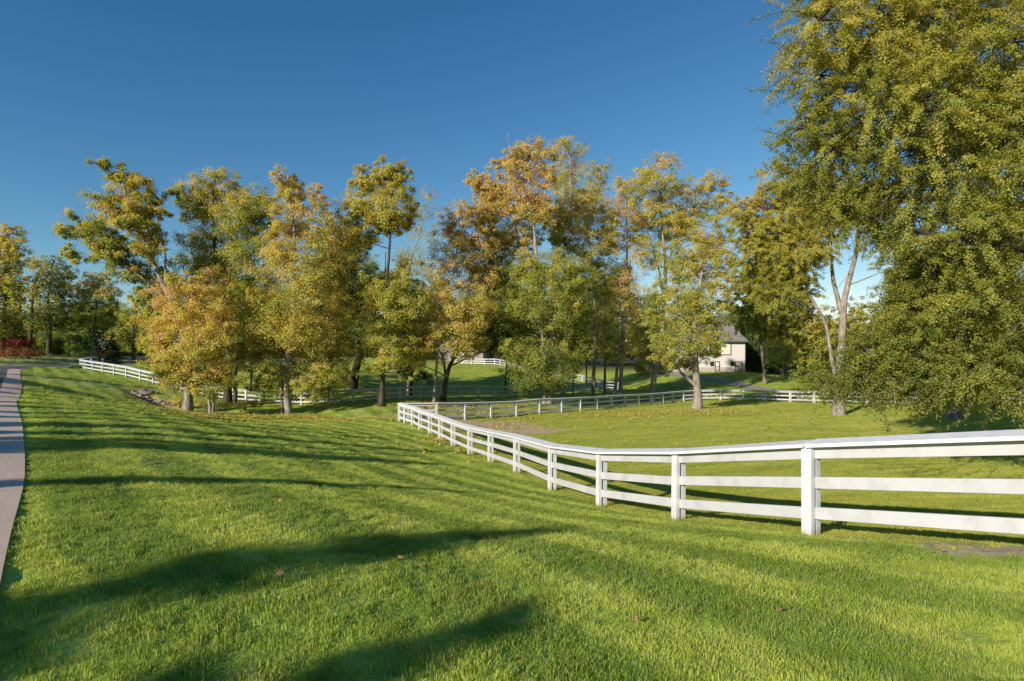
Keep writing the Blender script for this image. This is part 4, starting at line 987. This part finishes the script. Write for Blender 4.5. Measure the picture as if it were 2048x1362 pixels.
# ------------------------------------------------------------------ fallen leaves
def lying_leaf():
    mb = MB(); pts = []
    prof = [(0,-.5),(.12,-.3),(.42,-.34),(.3,-.08),(.5,.12),(.24,.14),(.22,.36),(0,.55)]
    outl = prof + [(-x, y) for x, y in prof[-2:0:-1]]
    vs = [(x*.1, y*.1, .02*abs(x) + .012*math.sin(6*y)) for x, y in outl]; vs.append((0, 0, .0))
    n = len(outl); mb.add(vs, [(i, (i+1) % n, n) for i in range(n)], True); return mb.mesh('fallen_leaf')
LL = lying_leaf(); LL.materials.append(mat_plain('dry_leaf', (.36,.20,.085), .6, .3, 30, .1))
for k, (px, py) in enumerate([(990,1168),(800,1128),(848,1145),(560,1162),(92,1098),(370,1000),(1272,1255),(1558,1235),(926,1293),(1038,1338),(680,925),(205,1020),(560,1010),(205,990),(620,1070),(1730,1170),(1890,1115)]):
    p = ground(px, py); o = link_mesh('fallen_leaf', LL); o.location = (p[0], p[1], p[2] + .055); o.rotation_euler = (random.uniform(-.6,.9), random.uniform(-.5,.5), random.uniform(0, 6)); s = random.uniform(.4, .62); o.scale = (s, s, s)
    tag(o, 'dry brown leaf lying alone on the mown lawn', 'fallen leaf', 'scattered leaves on the lawn')
def litter():
    N = 130000; xy = np.c_[rng.uniform(-34, 30, N), rng.uniform(20, 62, N)]
    m = np.maximum(mask(xy, LITTER), .012); m *= np.where(drive_signed(xy) > .2, 1, 0)
    xy = xy[rng.uniform(size=N) < m*1.0]; z = hts(xy) + .075
    n = len(xy); pos = np.c_[xy, z]
    me = leaf_mesh('leaf_litter', pos, .165, rng.uniform(.5, .95, n), .8, None, 2.5)
    print('LITTER', n)
    o = link_mesh('leaf_litter', me, M['leaf']); tag(o, 'scattered yellow leaves lying on the grass under the trees', 'leaf litter', None, 'stuff')
litter()

# ------------------------------------------------------------------ grass
def tuft(name, n=80, rad=.09, hgt=.025, mat=None, loc=(0, 4, 0)):
    V = []; Fq = []; tint = []
    for k in range(n):
        r = rad*math.sqrt(random.random()); a = random.uniform(0, 6.283); x, y = r*math.cos(a), r*math.sin(a)
        h = hgt*random.uniform(.55, 1.25); w = .0014*random.uniform(.8, 1.5); b = random.uniform(0, 6.283); lean = h*random.uniform(.1, .75)
        dx, dy = math.cos(b), math.sin(b); q = random.uniform(0, 6.283); sx, sy = math.cos(q)*w, math.sin(q)*w
        p1 = (x + dx*lean*.35, y + dy*lean*.35, h*.6); p2 = (x + dx*lean, y + dy*lean, h*(1 - .25*lean/h))
        i = len(V)
        V += [(x-sx, y-sy, -.012), (x+sx, y+sy, -.012), (p1[0]+sx*.85, p1[1]+sy*.85, p1[2]), (p1[0]-sx*.85, p1[1]-sy*.85, p1[2]), (p2[0]+sx*.2, p2[1]+sy*.2, p2[2]), (p2[0]-sx*.2, p2[1]-sy*.2, p2[2])]
        Fq += [(i, i+1, i+2, i+3), (i+3, i+2, i+4, i+5)]; t = random.random(); tint += [t, t]
    me = mesh_np(name, V, Fq, False, dict(tint=tint)); me.materials.append(mat)
    return me
def grass_field(name, label, src_me, xy, scl, tilt):
    src = bpy.data.objects.new(name.replace('grass', 'tuft'), src_me); COL.objects.link(src)
    p = xy[len(xy)//2]; src.location = (p[0], p[1], h1(*p)); tag(src, label.replace('short', 'single tuft of short'), 'grass', None, 'stuff')
    n = len(xy); me = bpy.data.meshes.new(name); me.vertices.add(n)
    me.vertices.foreach_set('co', np.c_[xy, hts(xy)].astype(np.float32).ravel())
    a = me.attributes.new('scl', 'FLOAT_VECTOR', 'POINT'); a.data.foreach_set('vector', np.c_[scl, scl, scl**.45].astype(np.float32).ravel())
    rot = np.c_[tilt, rng.uniform(0, 6.283, n)].astype(np.float32)
    a = me.attributes.new('rot', 'FLOAT_VECTOR', 'POINT'); a.data.foreach_set('vector', rot.ravel())
    o = link_mesh(name, me); tag(o, label, 'grass', None, 'stuff')
    g = bpy.data.node_groups.new(name, 'GeometryNodeTree')
    g.interface.new_socket('Geometry', in_out='INPUT', socket_type='NodeSocketGeometry'); g.interface.new_socket('Geometry', in_out='OUTPUT', socket_type='NodeSocketGeometry')
    gi = g.nodes.new('NodeGroupInput'); go = g.nodes.new('NodeGroupOutput'); ip = g.nodes.new('GeometryNodeInstanceOnPoints')
    oi = g.nodes.new('GeometryNodeObjectInfo'); oi.inputs['Object'].default_value = src; oi.inputs['As Instance'].default_value = True
    na = g.nodes.new('GeometryNodeInputNamedAttribute'); na.data_type = 'FLOAT_VECTOR'; na.inputs['Name'].default_value = 'rot'
    ns = g.nodes.new('GeometryNodeInputNamedAttribute'); ns.data_type = 'FLOAT_VECTOR'; ns.inputs['Name'].default_value = 'scl'
    L = g.links.new
    L(gi.outputs[0], ip.inputs['Points']); L(oi.outputs['Geometry'], ip.inputs['Instance'])
    e2r = g.nodes.new('FunctionNodeEulerToRotation'); L(na.outputs['Attribute'], e2r.inputs[0]); L(e2r.outputs[0], ip.inputs['Rotation']); L(ns.outputs['Attribute'], ip.inputs['Scale'])
    L(ip.outputs[0], go.inputs[0])
    md = o.modifiers.new('scatter', 'NODES'); md.node_group = g
    return o
def field_points(layers):
    xs = []; ss = []
    for r0, r1, dens, s in layers:
        half = math.radians(54); n = int(half*(r1*r1 - r0*r0)*dens)
        r = np.sqrt(rng.uniform(r0*r0, r1*r1, n)); a = rng.uniform(-half, half, n)
        xs.append(np.c_[np.sin(a)*r, np.cos(a)*r]); ss.append(s*rng.uniform(.75, 1.25, n))
    return np.vstack(xs), np.concatenate(ss)
xy, s = field_points([(1.2, 9, 150, 1.0), (9, 16, 95, 1.15), (16, 27, 42, 1.45), (27, 44, 16, 2.1), (44, 62, 8, 2.9), (62, 100, 3.2, 4.2)])
keep = (drive_signed(xy) > .03); xy, s = xy[keep], s[keep]
sm = soil_mask(xy); keep = rng.uniform(size=len(xy)) > np.clip((sm - .22)*2.0, 0, .96); xy, s = xy[keep], s[keep]
pad = in_paddock(xy)
xs_, ys_ = xy[:, 0], xy[:, 1]; u = xy @ np.array([.757, .653]); st = np.sign(np.sin(u*3.05))
tl = rng.normal(scale=.14, size=(len(xy), 2))
# longer tufts in irregular lines left by the mower
long_ = np.clip(np.sin(u*1.52 + .6*np.sin(xy[:, 1]*.8)) - .86, 0, 1)*4
s = s*(1 + np.where(pad, 0, long_*rng.uniform(0, 1, len(xy))))
grass_field('lawn_grass', 'short mown green grass covering the sloping lawn', tuft('grass_tuft', mat=M['blade']), xy[~pad], s[~pad], tl[~pad])
grass_field('paddock_grass', 'short yellowish grass covering the fenced paddock', tuft('paddock_tuft', 80, .09, .028, M['pblade']), xy[pad], s[pad], rng.normal(scale=.12, size=(pad.sum(), 2)))

# ------------------------------------------------------------------ light, sky, camera
w = bpy.data.worlds.new('World'); sc.world = w; w.use_nodes = True
nt = w.node_tree; nt.nodes.clear()
sky = nt.nodes.new('ShaderNodeTexSky'); sky.sky_type = 'NISHITA'; sky.sun_disc = False
sky.sun_elevation = SUN_EL; sky.sun_rotation = math.pi + SUN_AZ; sky.altitude = 300; sky.air_density = 1.0; sky.dust_density = 0.0; sky.ozone_density = 1.6
bg = nt.nodes.new('ShaderNodeBackground'); bg.inputs[1].default_value = .085
out = nt.nodes.new('ShaderNodeOutputWorld'); 
sx_ = nt.nodes.new('ShaderNodeSeparateColor'); cb_ = nt.nodes.new('ShaderNodeCombineColor'); nt.links.new(sky.outputs[0], sx_.inputs[0])
K_ = .1046
for i_, (a_, g_) in enumerate([(1.12, 1.5), (.98, 1.1), (.98, .9)]):   # clear polarised autumn sky: deeper blue, less red
    m1 = nt.nodes.new('ShaderNodeMath'); m1.operation = 'MULTIPLY'; m1.inputs[1].default_value = K_
    m2 = nt.nodes.new('ShaderNodeMath'); m2.operation = 'POWER'; m2.inputs[1].default_value = g_
    m3 = nt.nodes.new('ShaderNodeMath'); m3.operation = 'MULTIPLY'; m3.inputs[1].default_value = a_ / K_
    nt.links.new(sx_.outputs[i_], m1.inputs[0]); nt.links.new(m1.outputs[0], m2.inputs[0]); nt.links.new(m2.outputs[0], m3.inputs[0]); nt.links.new(m3.outputs[0], cb_.inputs[i_])
nt.links.new(cb_.outputs[0], bg.inputs[0]); nt.links.new(bg.outputs[0], out.inputs[0])
sl = bpy.data.lights.new('sun', 'SUN'); sl.energy = 4.9; sl.angle = math.radians(.53); sl.color = (1.0, .92, .80)
so = bpy.data.objects.new('sun', sl); COL.objects.link(so); so.location = (-20, -25, 30)
to_sun = Vector((-math.sin(SUN_AZ)*math.cos(SUN_EL), -math.cos(SUN_AZ)*math.cos(SUN_EL), math.sin(SUN_EL)))
so.rotation_euler = to_sun.to_track_quat('Z', 'Y').to_euler()

cam = bpy.data.cameras.new('camera'); cam.lens = 20; cam.sensor_width = 36; cam.clip_end = 3000; cam.clip_start = .05
cam.shift_y = (HOR - H/2) / W
co = bpy.data.objects.new('camera', cam); COL.objects.link(co); co.location = (0, 0, EYE); co.rotation_euler = (math.radians(90), 0, 0)
sc.camera = co
sc.view_settings.view_transform = 'Standard'; sc.view_settings.look = 'None'; sc.view_settings.exposure = .36; sc.view_settings.gamma = 1
sc.cycles.max_bounces = 8; sc.cycles.transparent_max_bounces = 4; sc.cycles.use_denoising = True

print('LEAVES', NLEAF)
